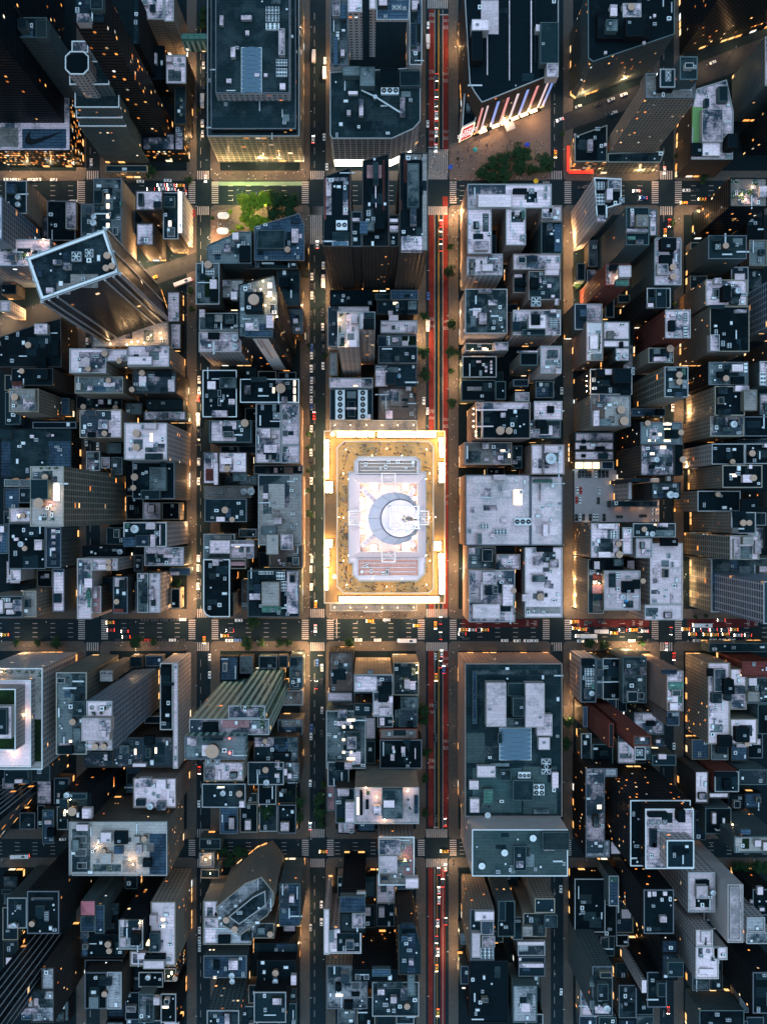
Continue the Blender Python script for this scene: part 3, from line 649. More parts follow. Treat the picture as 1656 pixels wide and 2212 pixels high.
e|1378,1440,1800,1902+1803,1450,2012,1902|45|P1|z|great pale flat roof with a glowing square skylight right of the glowing tower|K 1690 1535 1750 1640;C 1475 1762 1532 1790 3 2;C 1565 1795 1650 1828 4 2;C 1698 1722 1808 1770 3 1;B 1885 1765 1915 1840 4 s;B 1560 1440 1640 1475 5 s;B 1865 1500 1870 1610 3 w;B 1825 1470 1945 1490 4 v;B 1612 1725 1650 1750 3 w;B 1540 1825 1565 1845 3 w
f|118,1243,335,1438|54|P2|s|pale square roof holding a steel tank on a truss|S 245 1335 34;B 195 1243 205 1435 4 w;B 200 1290 290 1296 5 w;B 200 1375 300 1381 5 w;B 135 1345 150 1358 2 s;B 135 1370 150 1383 2 s
f|0,1250,60,1400|30|G1|d||B 0 1340 30 1370 3 w
g|62,0,220,95|46|T1|w||K 107 40 138 70;T 145 52 15
g|58,100,300,398|40|K1|k|black roof with sunken light courts and a steel tank|S 133 237 18;T 158 265 14;P 150 100 250 190 d;P 150 310 250 395 d;B 90 195 120 215 2 w
g|303,126,402,392|40|G1|l|narrow blue roof with a file of small pale hatches|B 335 140 360 160 2 w;B 335 180 360 200 2 w;B 335 220 360 240 2 w;B 335 260 360 280 2 w;B 335 300 360 325 2 w;B 335 345 360 370 2 w
g|-100,110,54,300|32|G1|l||B 0 120 25 160 4 s
g|808,94,1088,254|74|W1|d|crowded plant roof with steel tank beside a white windowed east wall|S 880 138 25;B 805 190 880 254 4 l;B 950 95 1010 140 5 s;B 980 175 1010 255 4 w;F 1022 168 17;B 885 180 972 250 4 l;B 820 100 845 130 3 v;C 990 175 1015 200 2 2;B 1040 110 1045 240 3 w
g|540,247,820,325|20|K1|k||S 780 287 17;B 650 255 665 262 2 s
g|943,256,1200,378|30|G1|w||B 1065 305 1130 325 3 w;F 1130 290 18;B 1010 300 1025 325 3 g
g|505,330,600,725+602,330,770,408|50|W1|w|white L shaped block with two wooden tanks by the wide avenue|T 707 353 17;T 707 392 18;F 615 372 14;B 640 370 690 402 5 s;P 570 430 595 650 v;B 560 540 590 590 3 v;B 550 460 600 520 3 w;P 535 340 600 400 w
g|603,510,662,685|44|B1|p||B 603 510 632 590 4 w
g|740,450,835,688|46|B1|d|dark narrow roof with a wooden tank and a red pipe|T 758 613 17;P 748 452 812 515 s;B 740 660 805 682 2 r
g|665,450,738,560|24|B1|d||
g|848,482,888,680|26|G1|g||
g|896,425,968,684|38|G1|g|grey roof with pale stair houses next to a blotched white wall|B 915 435 940 460 3 w;B 925 510 955 570 4 d;B 915 575 955 625 4 g
g|974,427,1048,684|38|W1|s||B 970 530 1000 600 4 w;B 985 600 1010 640 3 d;k 985 510 1000 525
g|1108,392,1240,440|12|G1|l||B 1110 418 1165 440 3 w
g|-100,575,150,715|46|T1|d|plant crowded roof behind tall pale screen walls by the avenue|B 30 620 80 655 4 s;B 85 600 140 675 4 w;B 40 665 90 695 4 s;C 5 590 60 615 3 2;B -60 600 20 690 4 w
g|152,540,240,712|44|T1|b||
g|345,397,422,678|30|G1|l|narrow pale blue roof beside a strip of amber windows|P 350 420 418 670 w;B 350 560 395 620 3 d
g|72,402,138,478|36|W1|w||
g|1328,170,1532,333|30|T1|g|two tone grey roof with a white duct and lit panel|B 1368 212 1500 298 5 w;K 1450 235 1472 275;B 1395 180 1510 208 3 b;P 1332 180 1366 325 g
g|1500,212,1656,330|32|W1|w||B 1505 235 1656 252 4 s;K 1530 240 1565 258;B 1590 255 1605 320 3 s
g|1327,335,1500,335,1500,712,1370,712,1340,695,1327,665|42|K1|k|black round cornered roof with a bright white rim by the avenue|B 1385 335 1425 378 3 s;B 1425 335 1450 350 3 w;F 1418 440 9;P 1415 565 1498 705 k; w
g|1502,335,1605,398+1502,562,1520,705|40|T1|k||B 1502 352 1600 378 3 p
g|1575,470,1615,660|14|R1|o||
h|-40,408,295,712|40|G1|d|roof with a coppery green penthouse at the wide avenue corner|B 50 485 165 640 9 b;v 52 640 178 682;C 65 415 125 435 3 1;C 145 420 200 470 3 2;C 175 480 210 545 2 3;C 30 415 62 435 2 1;B 105 515 150 555 4 d;B 0 500 45 560 3 l;P 215 415 290 690 w;B -30 560 40 600 3 w
g|-120,1045,280,1706|74|W1|b|huge stepped white building with flower tubs on its ledges at the left edge|t -120,1122,205,1122,205,1690,-120,1690 80 W s;t -120,1180,105,1180,105,1580,-120,1580 96 W n;B -120 1295 75 1505 6 w;B -120 1310 45 1480 9 d;G 30 1062 52 1078;G 70 1062 92 1078;G 115 1062 137 1078;G 160 1062 182 1078;G 205 1062 227 1078;G 252 1062 268 1098;P 215 1380 268 1656 n;L 165 1350;L 85 1600;L 10 1070; x; w
g|368,1072,568,1608|78|Q1|g|grey slab roof with a thin green edge left of the blue glass slab|T 473 1398 20;B 475 1262 555 1358 5 g;B 485 1225 515 1258 4 d;B 480 1440 525 1545 4 g;K 447 1515 470 1534;B 380 1560 470 1608 4 k;P 372 1075 470 1550 g
g|655,1062,735,1130|60|T1|b||B 660 1070 730 1085 3 w
g|565,1258,735,1580|128|L1|s|blue glass slab with a white roof terrace and two wooden tanks|G 590 1290 610 1310;G 600 1330 625 1350;G 650 1295 665 1315;G 655 1330 668 1345;G 690 1290 720 1300;B 532 1372 715 1522 7 s;B 645 1375 722 1460 8 w;T 618 1560 20;T 673 1560 20;B 660 1455 690 1495 9 s
g|1045,1012,1128,1448|45|W1|k|narrow black roof beside a white windowed wall on the avenue corner|B 1055 1140 1135 1160 3 d;B 1045 1040 1110 1090 3 k;P 1050 1400 1110 1440 d
g|1130,1010,1162,1700|47|W1|w||
g|545,1590,738,1692+740,1495,1128,1692|44|B1|w|pale roof with dark diagonal ducts and two amber skylights|K 873 1572 890 1615;K 1007 1564 1024 1606;B 780 1550 840 1610 4 g;F 825 1590 18;B 940 1490 1000 1550 5 k;B 700 1600 720 1650 3 d;B 865 1670 950 1690 4 s
g|1235,1375,1756,1480+1490,1288,1730,1373|138|N1|w|green glass ribbed tower with a huge wooden tank on its crown|t 1205,1490,1600,1490,1600,1640,1205,1640 148 N g;T 1385 1585 43;P 1320 1395 1425 1470 k;P 1450 1385 1625 1435 p;B 1240 1510 1280 1555 4 w;G 1700 1300 1725 1440;G 1560 1288 1640 1306;n 1400 1494;n 1420 1494;n 1496 1505;n 1496 1600;B 1510 1460 1610 1540 4 g;B 1320 1500 1450 1520 6 d
h|490,940,648,1203|28|B1|o|flaking brown roof with pale scabs just below the wide avenue|
h|652,1086,905,1200+775,1200,905,1360|74|T1|w|white blotched roof above a pale windowed wall facing the avenue|P 655 1100 800 1195 w;B 835 1145 900 1215 5 k;B 810 1180 870 1268 4 k;B 740 1060 775 1082 3 g;P 780 1260 900 1350 s;B 880 1230 905 1270 3 w
h|652,1205,772,1270|40|K1|k||
h|652,1272,772,1360|66|B1|d||P 655 1275 770 1355 d
h|908,1008,1074,1222|40|T1|g|roof garden with grey pavers, shrubs and a pale skylight|P 950 1050 1015 1095 d;G 1028 1045 1052 1092;G 948 1108 1005 1122;G 950 1150 965 1180;G 985 1180 1015 1192;B 980 1122 1015 1180 3 s;L 1062 1025;L 1062 1075;B 960 1018 1000 1035 2 w
h|480,1205,640,1260|20|W1|w||
h|515,1265,650,1320|14|T1|o||L 500 1305;L 530 1305
h|470,1322,728,1700|32|G1|g|light grey roof studded with glowing rectangular skylights|K 605 1376 662 1396;K 574 1420 596 1441;K 624 1420 644 1441;K 573 1504 596 1524;K 624 1504 644 1524;K 574 1586 596 1606;K 624 1586 644 1606;K 603 1628 660 1650;B 600 1460 695 1582 3 g;B 608 1495 668 1572 6 w;F 555 1475 9;F 555 1555 9;B 548 1320 605 1370 4 w
h|820,1440,1068,1508|25|R1|o|reddish brown roof beside the red-lane street|
h|820,1512,1094,1700|27|K1|k|black roof with white ladders and vents beside the red-lane street|B 900 1555 915 1580 2 w;B 960 1560 985 1600 3 w;B 890 1610 915 1650 2 w;B 975 1515 1020 1540 3 d;C 965 1560 985 1625 1 4;B 1048 1570 1054 1640 2 w
h|957,1232,1072,1310|24|G1|g||
h|945,1312,1066,1428|22|G1|w||P 918 1318 944 1428 g;B 1000 1400 1040 1430 3 k
h|805,1356,908,1430|20|G1|d||B 820 1370 850 1420 3 w
h|232,968,318,1180|25|G1|g|cluttered grey roof on the corner by the bright pavement|B 270 1070 300 1100 3 o;B 240 980 280 1030 3 d;k 255 1110 290 1170
h|185,1190,320,1288|12|T1|o||
h|155,1380,318,1478|22|T1|g||P 180 1385 315 1430 b
h|0,1492,290,1656|38|B1|d|patchwork roofs with red trim and a wooden tank left of the street|T 72 1525 16;P 5 1500 130 1560 w;P 220 1500 285 1650 g;B 125 1600 240 1650 4 k;B 160 1540 200 1570 3 d
k|-40,0,195,150|42|B1|d||T 75 55 19;S 80 138 18;B 135 0 165 40 4 w;B 135 80 165 105 3 s;B 195 50 215 90 3 w
k|198,0,298,135|40|B1|w||B 220 80 245 110 3 s
n|1515,2163,1832,2663|52|P1|t|full block building with dark green roof and two rusty white penthouses|P 1540 2185 1815 2200 g;P 1538 2205 1562 2380 d;P 1562 2205 1800 2226 d;P 1580 2372 1625 2480 g;P 1735 2380 1800 2405 g;P 1525 2490 1820 2500 d;P 1540 2505 1700 2650 u;P 1705 2500 1815 2655 u;P 1520 2390 1580 2488 u;B 1655 2228 1710 2270 5 t;B 1650 2342 1712 2370 6 g;B 1600 2490 1660 2500 2 g;B 1630 2510 1665 2545 4 d;B 1740 2640 1790 2655 3 g;B 1585 2226 1650 2370 9 s;B 1712 2228 1775 2372 9 s;B 1672 2276 1708 2336 12 t;k 1628 2374 1732 2480;B 1540 2188 1554 2360 2 l;B 1750 2330 1800 2400 6 w;B 1755 2405 1792 2445 5 s;F 1780 2490 15;F 1780 2510 15;B 1555 2498 1615 2535 5 s;B 1530 2547 1560 2575 4 s;B 1672 2545 1738 2610 6 t;B 1575 2573 1608 2625 5 v;B 1532 2605 1562 2650 4 w;C 1740 2560 1775 2595 2 2;C 1690 2520 1730 2540 3 1;B 1800 2520 1820 2570 4 w;D 1590 2660 10
n|1538,2704,1850,2857|77|W1|u|teal grey roofed tower dotted with white satellite dishes behind the full block building|D 1571 2826 11;D 1645 2783 11;D 1738 2735 11;D 1812 2732 10;D 1782 2757 11;B 1768 2714 1855 2772 4 t;B 1675 2760 1715 2840 3 d;B 1683 2810 1705 2830 4 w; w
i|506,100,690,325+712,128,775,302|56|T2|w|pale roof with two wooden tanks and a lit tan west wall beside the car park|T 690 237 18;T 692 305 22;B 556 105 660 135 4 s;C 640 150 680 200 2 3;P 565 200 650 285 g;B 558 288 635 322 4 s;B 640 205 770 215 2 w
i|780,100,1058,192|50|G1|d||T 858 140 17;S 912 170 13;K 918 100 938 116;B 945 100 1010 125 4 w;B 930 145 1050 185 3 g
i|800,200,905,326|52|W1|s||B 840 270 860 300 2 w
i|486,335,590,690|49|T1|d|windowed tan building with colourful party terraces on its roof|P 518 500 580 590 p;P 520 420 580 470 r;P 518 450 582 495 l;B 515 335 592 405 4 k;P 520 600 580 680 o;G 525 600 545 620;G 565 660 580 672;L 530 492;L 560 492;B 530 350 565 400 5 s
i|592,410,828,668|54|T1|s|white roof marked with a dashed dark V and a steel tank|S 718 583 15;T 850 478 16;B 715 480 790 555 4 k;B 790 470 830 530 4 k;B 630 430 670 520 3 d;C 670 420 695 470 2 3;b 740 608 9
i|595,330,720,408|46|K1|k||B 660 335 718 380 4 g
i|890,230,1104,630+856,632,1104,732|41|W1|s|long white roof reaching the avenue with a row of roof patches|F 1015 225 14;F 1042 225 14;B 970 200 1075 250 5 k;P 895 340 960 500 w;B 1030 560 1045 620 1.5 w;B 915 395 940 430 1.5 s;B 915 460 940 490 1.5 w
i|1410,180,1602,338|88|Q2|w|tall stone tower with broad west windows and dishes on a pale roof|B 1580 215 1618 300 4 s;D 1555 215 11;B 1500 190 1570 240 5 b;P 1480 250 1560 335 g;B 1440 200 1480 330 3 w
i|1255,330,1290,340,1290,680,2000,680,2000,330|44@44|Q2|g|curved corner base of the ribbon windowed tower on the avenue|
i|1312,425,1950,425,1950,668,1312,668|125@44^44|L1|w|tall tower with long pale ribbons between blue windows at right of the avenue|
i|1420,28,1580,168|80|T1|d|roof with a pair of wooden tanks on a tan windowed block|T 1502 98 20;T 1543 98 18;B 1440 20 1520 60 4 k;B 1430 130 1470 165 3 b
i|440,978,540,1268|36|W1|d|narrow roof packed with machines behind a white windowed wall|S 515 1213 13;B 450 985 520 1030 3 k;C 470 1050 530 1100 3 3;C 475 1110 530 1170 3 3;B 512 1150 530 1185 3 v;B 470 1180 510 1250 3 w
i|543,985,580,1240|32|G1|w||F 570 1085 14;B 560 1060 590 1100 5 w
i|583,980,708,1250|32|K1|k|black L shaped roofs between pale neighbours below the avenue|P 585 1100 640 1140 g;B 655 1010 665 1030 1 w;P 600 990 640 1050 d
i|712,970,868,1272|41|G1|g|grey blue roof with a small peaked skylight|B 735 1055 780 1090 3 w;B 738 1115 790 1130 3 d;B 840 1045 870 1090 5 w;k 750 1210 770 1250;k 805 1205 855 1250
i|1000,1062,1108,1325|75|P1|w|tan stepped tower with a copper green setback and round windows|v 1012 1135 1108 1188;P 1035 1190 1105 1275 s;B 1025 1275 1075 1320 4 s;P 1075 1190 1108 1275 v;B 972 1060 1070 1085 3 l
i|1000,1330,1082,1420|60|P1|l||F 1050 1350 11;F 1070 1350 11;B 1005 1370 1060 1410 3 l
i|782,1485,898,1552+864,1552,898,1645|122|R1|g|red brick ribbed slab with a small grey roof below the avenue|t 790,1555,862,1555,862,1643,790,1643 122 R d;B 832 1500 858 1520 3 s;C 875 1590 888 1605 1 1;F 828 1600 20
i|455,1295,485,1430|30|B1|l||
i|622,1405,655,1560|86|R1|d||
i|785,1332,982,1478|28|G1|w||B 875 1395 930 1425 4 k
i|930,1505,975,1560|20|G1|l||B 935 1515 960 1535 3 s
i|442,1470,510,1656|16|G1|d||
i|515,1540,650,1700|18|G1|k||B 570 1590 620 1620 3 d
i|905,1610,1060,1680|22|G1|d||B 950 1610 1000 1640 3 w
i|1268,1010,1412,1540|46|T2|w|white roofed U shaped stone block with lit tan walls right of the red slab|P 1315 1210 1412 1500 s;B 1312 1052 1388 1200 4 w;B 1270 1050 1305 1100 3 k;B 1345 1490 1430 1560 5 k;K 1295 1475 1315 1495
i|1414,1050,1520,1315+1414,1376,1590,1540|46|T1|s|white stained roof wing with a black fan box and a wooden tank|T 1530 1540 18;B 1375 1120 1440 1218 8 k;B 1455 1435 1540 1530 6 k;P 1420 1220 1510 1310 w;B 1385 1215 1425 1260 5 d
i|1490,1000,1700,1102|48|R1|r|red roofed wing at the right edge below the avenue|
i|1522,1106,1700,1275|46|G1|g||F 1565 1128 15;B 1540 1112 1590 1160 4 s;B 1530 1200 1605 1265 4 b
i|1592,1280,1700,1475|44|G1|k||
i|1275,880,1700,940|16|G1|t||
j|870,106,1150,300|50|P1|s|pinkish white roof with one steel tank and rusty stains|S 978 293 20;B 905 110 985 165 5 w;B 1022 118 1080 178 5 s;B 1020 265 1078 318 5 w;B 885 250 945 290 4 d
j|452,390,1092,742|58|T2|b|broad terraced roof with a courtyard deck, blue canopy and two wooden tanks|P 470 440 590 720 g;k 488 485 562 535;k 488 570 562 620;k 502 660 565 702;B 498 412 572 452 5 s;B 655 462 725 530 5 s;B 745 455 832 538 2 k;B 742 557 802 604 3 l;T 938 507 18;T 672 588 18;B 655 600 725 665 4 b;L 630 560;L 850 640;L 870 670;P 800 640 890 720 b;P 605 670 790 718 g;G 610 685 630 705;G 695 680 730 710;B 885 545 925 600 4 s;P 975 470 1090 740 l;B 930 640 985 690 4 k;B 870 490 910 530 4 b
j|392,205,595,375|85|D1|k|dark glass tower with amber rope lights round a wooden tank|T 475 320 28;L 440 250;L 460 248;L 425 318;L 440 322;B 535 305 598 372 4 w;B 415 208 565 245 3 d;B 390 250 440 305 4 d;S 432 222 8
j|-400,180,-400,480,30,480,270,165,260,130|110@0|S2|d|tower with long pale ribs and amber windows at the left edge|
j|30,52,190,143|45|G1|d||B 95 118 145 140 3 w;B 145 120 185 140 3 l
j|205,22,330,130|40|G1|t||
j|278,312,355,534|18|G1|l||B 290 385 335 410 3 s;B 305 440 355 490 4 k
j|180,842,388,1120|85|K1|k|dark roof with a toothed pale outline and one wooden tank|T 205 1063 18;C 285 985 312 1045 2 4;B 200 895 340 905 2 w;B 230 950 280 1010 3 d
j|50,885,178,1085|58|G1|d||S 85 1075 10;B 55 1065 115 1085 3 s;F 120 955 14
j|527,1006,620,1108+622,935,684,1118|58|G1|l|blue grey roofs beside a small pink pyramid roof|B 555 1015 600 1060 4 d;y 527 912 617 1003
j|530,1122,815,1275|42|K1|k|black roof holding two wooden tanks below the pink pyramid|T 704 1193 20;T 710 1238 18;B 525 1122 570 1160 4 w;P 535 1160 570 1275 l
j|985,912,1146,1332+850,1235,984,1332|60|T2|s|white L shaped roof with an amber lit parapet walk and two glowing hatches|K 1047 1020 1078 1045;K 1047 1062 1078 1088;B 975 1005 1020 1070 5 s;B 935 1300 1070 1352 6 s;B 940 1265 1075 1295 4 k;B 975 1120 1040 1240 4 d;K 950 1160 978 1205;B 895 1250 945 1290 4 s
j|778,1030,935,1222|76|D1|w|dark tower with a white furnished terrace inside the white L shaped roof|B 835 1040 900 1085 3 d;B 850 1125 908 1200 6 k;L 912 1050;B 785 1035 810 1080 2 s;B 785 1150 820 1210 2 s
j|690,940,770,1118|40|K1|k||B 700 940 770 1000 4 g
j|210,1115,440,1115,440,1215,230,1215|180@0|S1|d|soaring dark tower with long white ribs in the lower left corner|
j|205,1490,355,1700+272,1342,355,1488|70|B1|w|white roofed building beside the soaring ribbed tower|B 205 1508 285 1545 4 d;B 185 1560 210 1600 4 b;B 120 1610 240 1650 3 w;B 250 1545 280 1590 3 g
j|555,1372,698,1610|44|B1|k||T 680 1520 18;B 580 1540 640 1610 4 g;B 640 1415 725 1465 4 d
j|700,1370,795,1612|45|B1|w||
j|905,1512,1005,1700|40|G1|w|pale roof with a soft stain near the bottom edge|B 1000 1540 1040 1590 4 s
j|1050,1512,1150,1700|38|K1|k||K 1055 1596 1100 1614
j|1072,1345,1152,1432|36|B3|d|small roof under lit orange scaffolding|T 1140 1420 12;L 1100 1400;L 1120 1385
j|905,1370,1065,1470|30|K1|k||S 962 1415 13
j|555,1290,800,1365|30|K1|k||
j|1330,0,1590,126|58|T1|w|white plant roof with two big fans at the foot of the green glass tower|F 1358 5 18;F 1415 5 18;B 1340 50 1395 110 4 w;B 1425 60 1435 120 3 s;P 1400 10 1580 120 w
j|1318,142,1602,298|48|B1|d|dark railed roof with one steel tank and one wooden tank|S 1452 210 17;T 1560 210 20;K 1415 162 1465 175;P 1320 145 1600 295 d;B 1560 260 1590 300 4 w
j|1300,500,1440,570|16|G1|d||
j|1298,592,1398,690|18|T2|b|small warm lit terrace with blue canopies among dark trees|L 1340 640;L 1370 625;P 1380 600 1396 680 l
j|1310,700,1430,760|16|T1|d||L 1370 730
j|1325,905,1640,1192|45|T1|w|pale roof wrapped round an eight sided tower|B 1335 1020 1425 1085 3 w;P 1340 910 1405 1180 w;B 1570 1120 1640 1170 4 d;B 1420 1140 1500 1190 3 k
j|1405,950,1600,790,1706,750,1786,850,1786,930,1746,1000,1570,1130,1440,1060|70|T1|w|eight sided apartment tower with a rotated glass penthouse|T 1475 1035 20;T 1530 1095 20;t 1490,1010,1650,880,1730,840,1735,935,1560,1060 77 G d
k|-40,1050,132,1150|46|T1|w||T 105 1128 19
k|165,792,302,1070|48|G1|l||B 230 880 260 920 4 w;P 170 800 225 960 w
j|1328,1262,1610,1408|40|G1|l|blue grey roof with pale stair house and two small steel tanks|S 1510 1400 18;S 1512 1440 14;K 1388 1402 1412 1420;B 1390 1305 1425 1360 3 k;B 1490 1300 1550 1360 4 w
j|1350,1620,1560,1750|58|G2|d|windowed grey block with a band of amber lights near the bottom edge|
k|20,1292,272,1460|42|K1|k||T 140 1380 20;S 138 1440 18;B 240 1396 275 1460 4 w
k|0,1180,285,1255|30|K1|d||P 145 1180 215 1218 l
k|0,1500,210,1700|58|K2|d|dark block with two rows of round amber windows|
k|657,166,1075,404|70|T2|s|lit roof terraces split by a grey metal roof above a windowed north wall|B 835 182 970 372 5 g;K 668 232 688 350;B 690 190 708 350 2 k;G 735 185 755 215;G 1000 240 1012 250;G 1010 295 1022 310;B 728 250 748 312 1.5 k;L 800 230;L 1000 190;L 730 170;L 850 378;B 845 255 915 300 7 s;B 1045 225 1070 340 3 l;B 780 290 830 350 4 w; x
k|532,172,655,400|50|B1|g|grey roof with a luminous green strip beside the lit terraces|B 545 180 620 225 3 w;B 595 262 655 398 5 w;P 540 372 600 400 n
k|478,82,528,320|26|P1|p||P 485 210 520 260 p
k|480,0,620,160|34|T1|d||B 530 10 590 55 4 k;B 590 10 640 50 4 w
k|812,488,1045,805|70|P1|b|pink paved roof terrace with a white stair house and square corner turret|F 895 560 24;B 815 505 955 608 3 w;B 815 615 935 728 5 s;B 988 762 1072 826 6 w;P 975 550 1035 740 p;B 940 655 1005 685 4 g;G 960 745 975 755;L 985 640;B 830 755 870 775 2 l; w
k|560,985,726,1115|108|D1|t|dark glass tower with a teal machine filled roof|B 640 990 725 1085 4 w;F 700 1015 11;B 560 880 725 982 6 l;B 670 850 728 885 3 b
k|455,960,490,1256+492,1090,700,1250|60|W1|s|white roof bending round the foot of the dark glass tower|B 490 1100 520 1180 3 g;P 540 1120 690 1240 d
k|940,1062,1050,1062,1090,1200,1090,1388,940,1388|64|B2|d|blue black roof with a tapering corner and green edged terrace|B 960 1140 1000 1180 4 l;P 1000 1120 1050 1380 l;B 1010 1300 1040 1330 4 w;B 960 1060 1045 1090 3 l
k|640,1350,935,1430|60|K2|k|dark block whose north wall carries a row of bright windows|B 770 1352 890 1400 4 l;k 660 1390 695 1430;k 715 1390 750 1425
k|475,1327,740,1610|40|T1|w|pale roof with an amber skylight and tall cut out courts|K 530 1516 580 1538;B 565 1385 620 1450 5 w;B 530 1455 570 1500 4 k;k 635 1440 690 1490;B 635 1510 688 1534 2 k;B 585 1570 645 1620 4 k
k|770,1435,1075,1660|48|G1|d|cluttered grey roofs with a wooden tank in a square frame|T 998 1600 19;B 805 1437 970 1480 5 g;B 890 1538 930 1578 4 s;B 955 1480 1000 1560 4 w;B 805 1490 850 1525 3 w;B 970 1575 1028 1635 2 d;B 1000 1390 1048 1530 4 g
k|1408,960,1565,1293|62|T2|d|dark roof strewn with pale machinery behind a tan windowed wall|B 1440 978 1565 1040 4 s;B 1480 1040 1560 1130 5 w;B 1420 1120 1475 1280 5 s;B 1485 1140 1570 1210 4 w;C 1480 1220 1560 1290 3 3
k|1345,1118,1385,1190|20|G1|g||
k|1345,1330,1400,1450|22|G1|l||K 1355 1475 1380 1485
k|1588,905,1700,1140|58|G1|k|black roof with pale rails next to stacked terraces|D 1615 1065 9;B 1595 910 1640 1040 2 d
k|1405,1296,1656,1700|30|K1|k|large black ribbed roof at the bottom edge|
l|0,1460,155,1700|34|G1|w|plain pale grey roof at the bottom edge right of the red-lane street|
l|0,1010,62,1160|50|T1|d||B 62 1078 128 1140 4 b
l|65,985,215,1140|56|T1|d|stacked brick terraces with pipes and tiny planters|B 62 1078 128 1140 4 b;B 165 1070 205 1140 4 g;B 150 900 200 960 4 d
l|140,890,272,985|62|T1|d||B 205 1000 290 1080 2 d;G 225 1010 270 1060
l|30,1162,208,1265|30|G1|w||B 30 1175 205 1200 4 s
l|35,1272,208,1400|26|K1|d||B 38 1280 55 1300 2 s;B 40 1320 200 1345 3 w
l|472,42,596,622+598,42,678,98+596,512,628,622|42|K2|w|long white stained roof wing beside the black windowed tower|K 548 282 580 312;P 480 50 590 600 w
l|762,250,1155,680|84|K2|k|black windowed tower with nested white parapets and stacked roof tiers|t 860,306,1175,306,1175,697,860,697 98 K w;t 1000,510,1178,510,1178,692,1000,692 112 W d;F 912 400 14;F 952 400 14;F 993 400 14;B 885 335 1010 365 4 k;B 1080 320 1125 398 8 k;B 895 445 940 560 3 d;B 910 530 930 560 3 k; w
l|632,515,705,608|30|K1|s||
l|1185,62,1272,270+1274,200,1406,238|38|B1|s|white angular roof patch left of dark red roofs|
l|1312,62,1470,196|42|R1|d||B 1375 120 1425 185 4 k;B 1320 70 1460 100 3 k
l|1470,50,1656,150|30|G1|w||
l|1440,487,1750,592|62|G2|b|pinkish roof terrace above a dim green windowed wall at the right edge|P 1495 502 1540 570 n;B 1578 515 1618 555 4 s;B 1485 445 1550 475 4 l
l|1180,320,1255,510|22|G1|l||
l|1138,718,1315,980|68|W1|s|white modern block with a dark square light court in its roof|P 1190 772 1280 950 k;B 1195 812 1270 895 4 s;S 1308 860 9
l|1395,798,1498,1178|82|XW|s|smooth white slab with an orange lit gap along its west side|B 1412 815 1480 1160 1.5 s
l|1318,800,1392,960|58|XW|w||
l|1190,1096,1300,1202+1188,1206,1338,1415+1302,1208,1394,1290|74|W1|s|white stepped roof with thin seams and one black hatch|k 1292 1275 1320 1305;B 1215 1355 1310 1390 1.5 s;B 1225 1105 1290 1180 1.5 s;B 1255 1150 1262 1200 2 d
l|1240,965,1355,1090|45|XW|w||
l|1520,1012,1640,1108+1518,1112,1700,1186|58|W1|w|pair of plain white roofs right of the smooth white slab|
l|1560,830,1700,1000|40|K1|k||B 1595 820 1630 870 3 s;B 1548 905 1565 925 2 s;B 1548 965 1560 980 2 s
l|400,762,600,1112|20|K1|k|flat black roof ruled with white parking ticks|
l|622,742,688,940|34|G1|l|narrow teal and blue roof between two black roofs|P 625 745 686 785 v
l|850,832,1046,1120|86|K1|k|black tower with rows of curved balconies|B 880 850 900 885 2 s;B 910 850 935 880 2 s;B 980 850 1005 875 2 s;B 960 1010 1003 1050 3 w;r 1
l|970,1163,1072,1250+970,1254,1072,1425|62|K1|l||B 1008 1308 1110 1404 6 d;K 990 1148 1000 1154
l|515,1332,648,1656|75|G1|g|grey roof tower with a lattice of dark balconies|S 612 1612 22;B 500 1410 530 1470 4 g;B 500 1560 530 1620 4 g;B 550 1450 620 1560 5 d;r 1
l|840,1428,870,1510|56|W1|s||
l|872,1370,1000,1600|55|K1|k||B 942 1446 996 1535 4 d
l|1560,1372,1760,1640|60|K1|k|dark roof with a pale rim in the lower right corner|
l|1120,1480,1400,1700|30@0|G1|k|dim windowed block near the bottom edge right of the white roofs|
l|1250,300,1420,470|36|G1|k||L 1430 410
h|1392,252,1575,400|34|P1|g|grey low roof squeezed between the great pale roof and a pale block|F 1630 320 12;B 1400 260 1440 300 3 w
h|1578,258,1695,298|36|K1|k||
h|1578,302,1735,402|40|P1|w||F 1612 320 9;F 1632 320 9;F 1652 320 9;B 1580 360 1600 400 3 d
h|1400,405,1700,745|44|P1|w|pale roof with a white ribbed shed at its lower edge beside the wide avenue|B 1490 418 1580 500 5 w;B 1425 628 1605 722 4 s;P 1405 560 1480 620 s;k 1560 505 1590 560;B 1515 525 1550 570 4 d;B 1478 480 1490 600 3 s;B 1620 500 1690 640 4 w;T 1692 540 18;K 1645 628 1658 640;G 1690 600 1698 690
i|76,258,322,715|44|W1|s|white roof by the narrow right street with a wooden tank on a white mat|T 178 580 22;B 160 545 200 605 3 w;F 228 335 12;B 137 320 200 375 5 w;B 160 258 262 288 5 k;B 130 445 210 485 4 g;B 62 565 112 610 4 s;k 195 388 240 420;k 205 448 228 472;k 205 555 228 585;P 80 645 310 690 b;B 118 430 215 436 2 s
i|54,385,74,560|30|R1|o||
i|44,300,52,380|30|G1|d||
'''

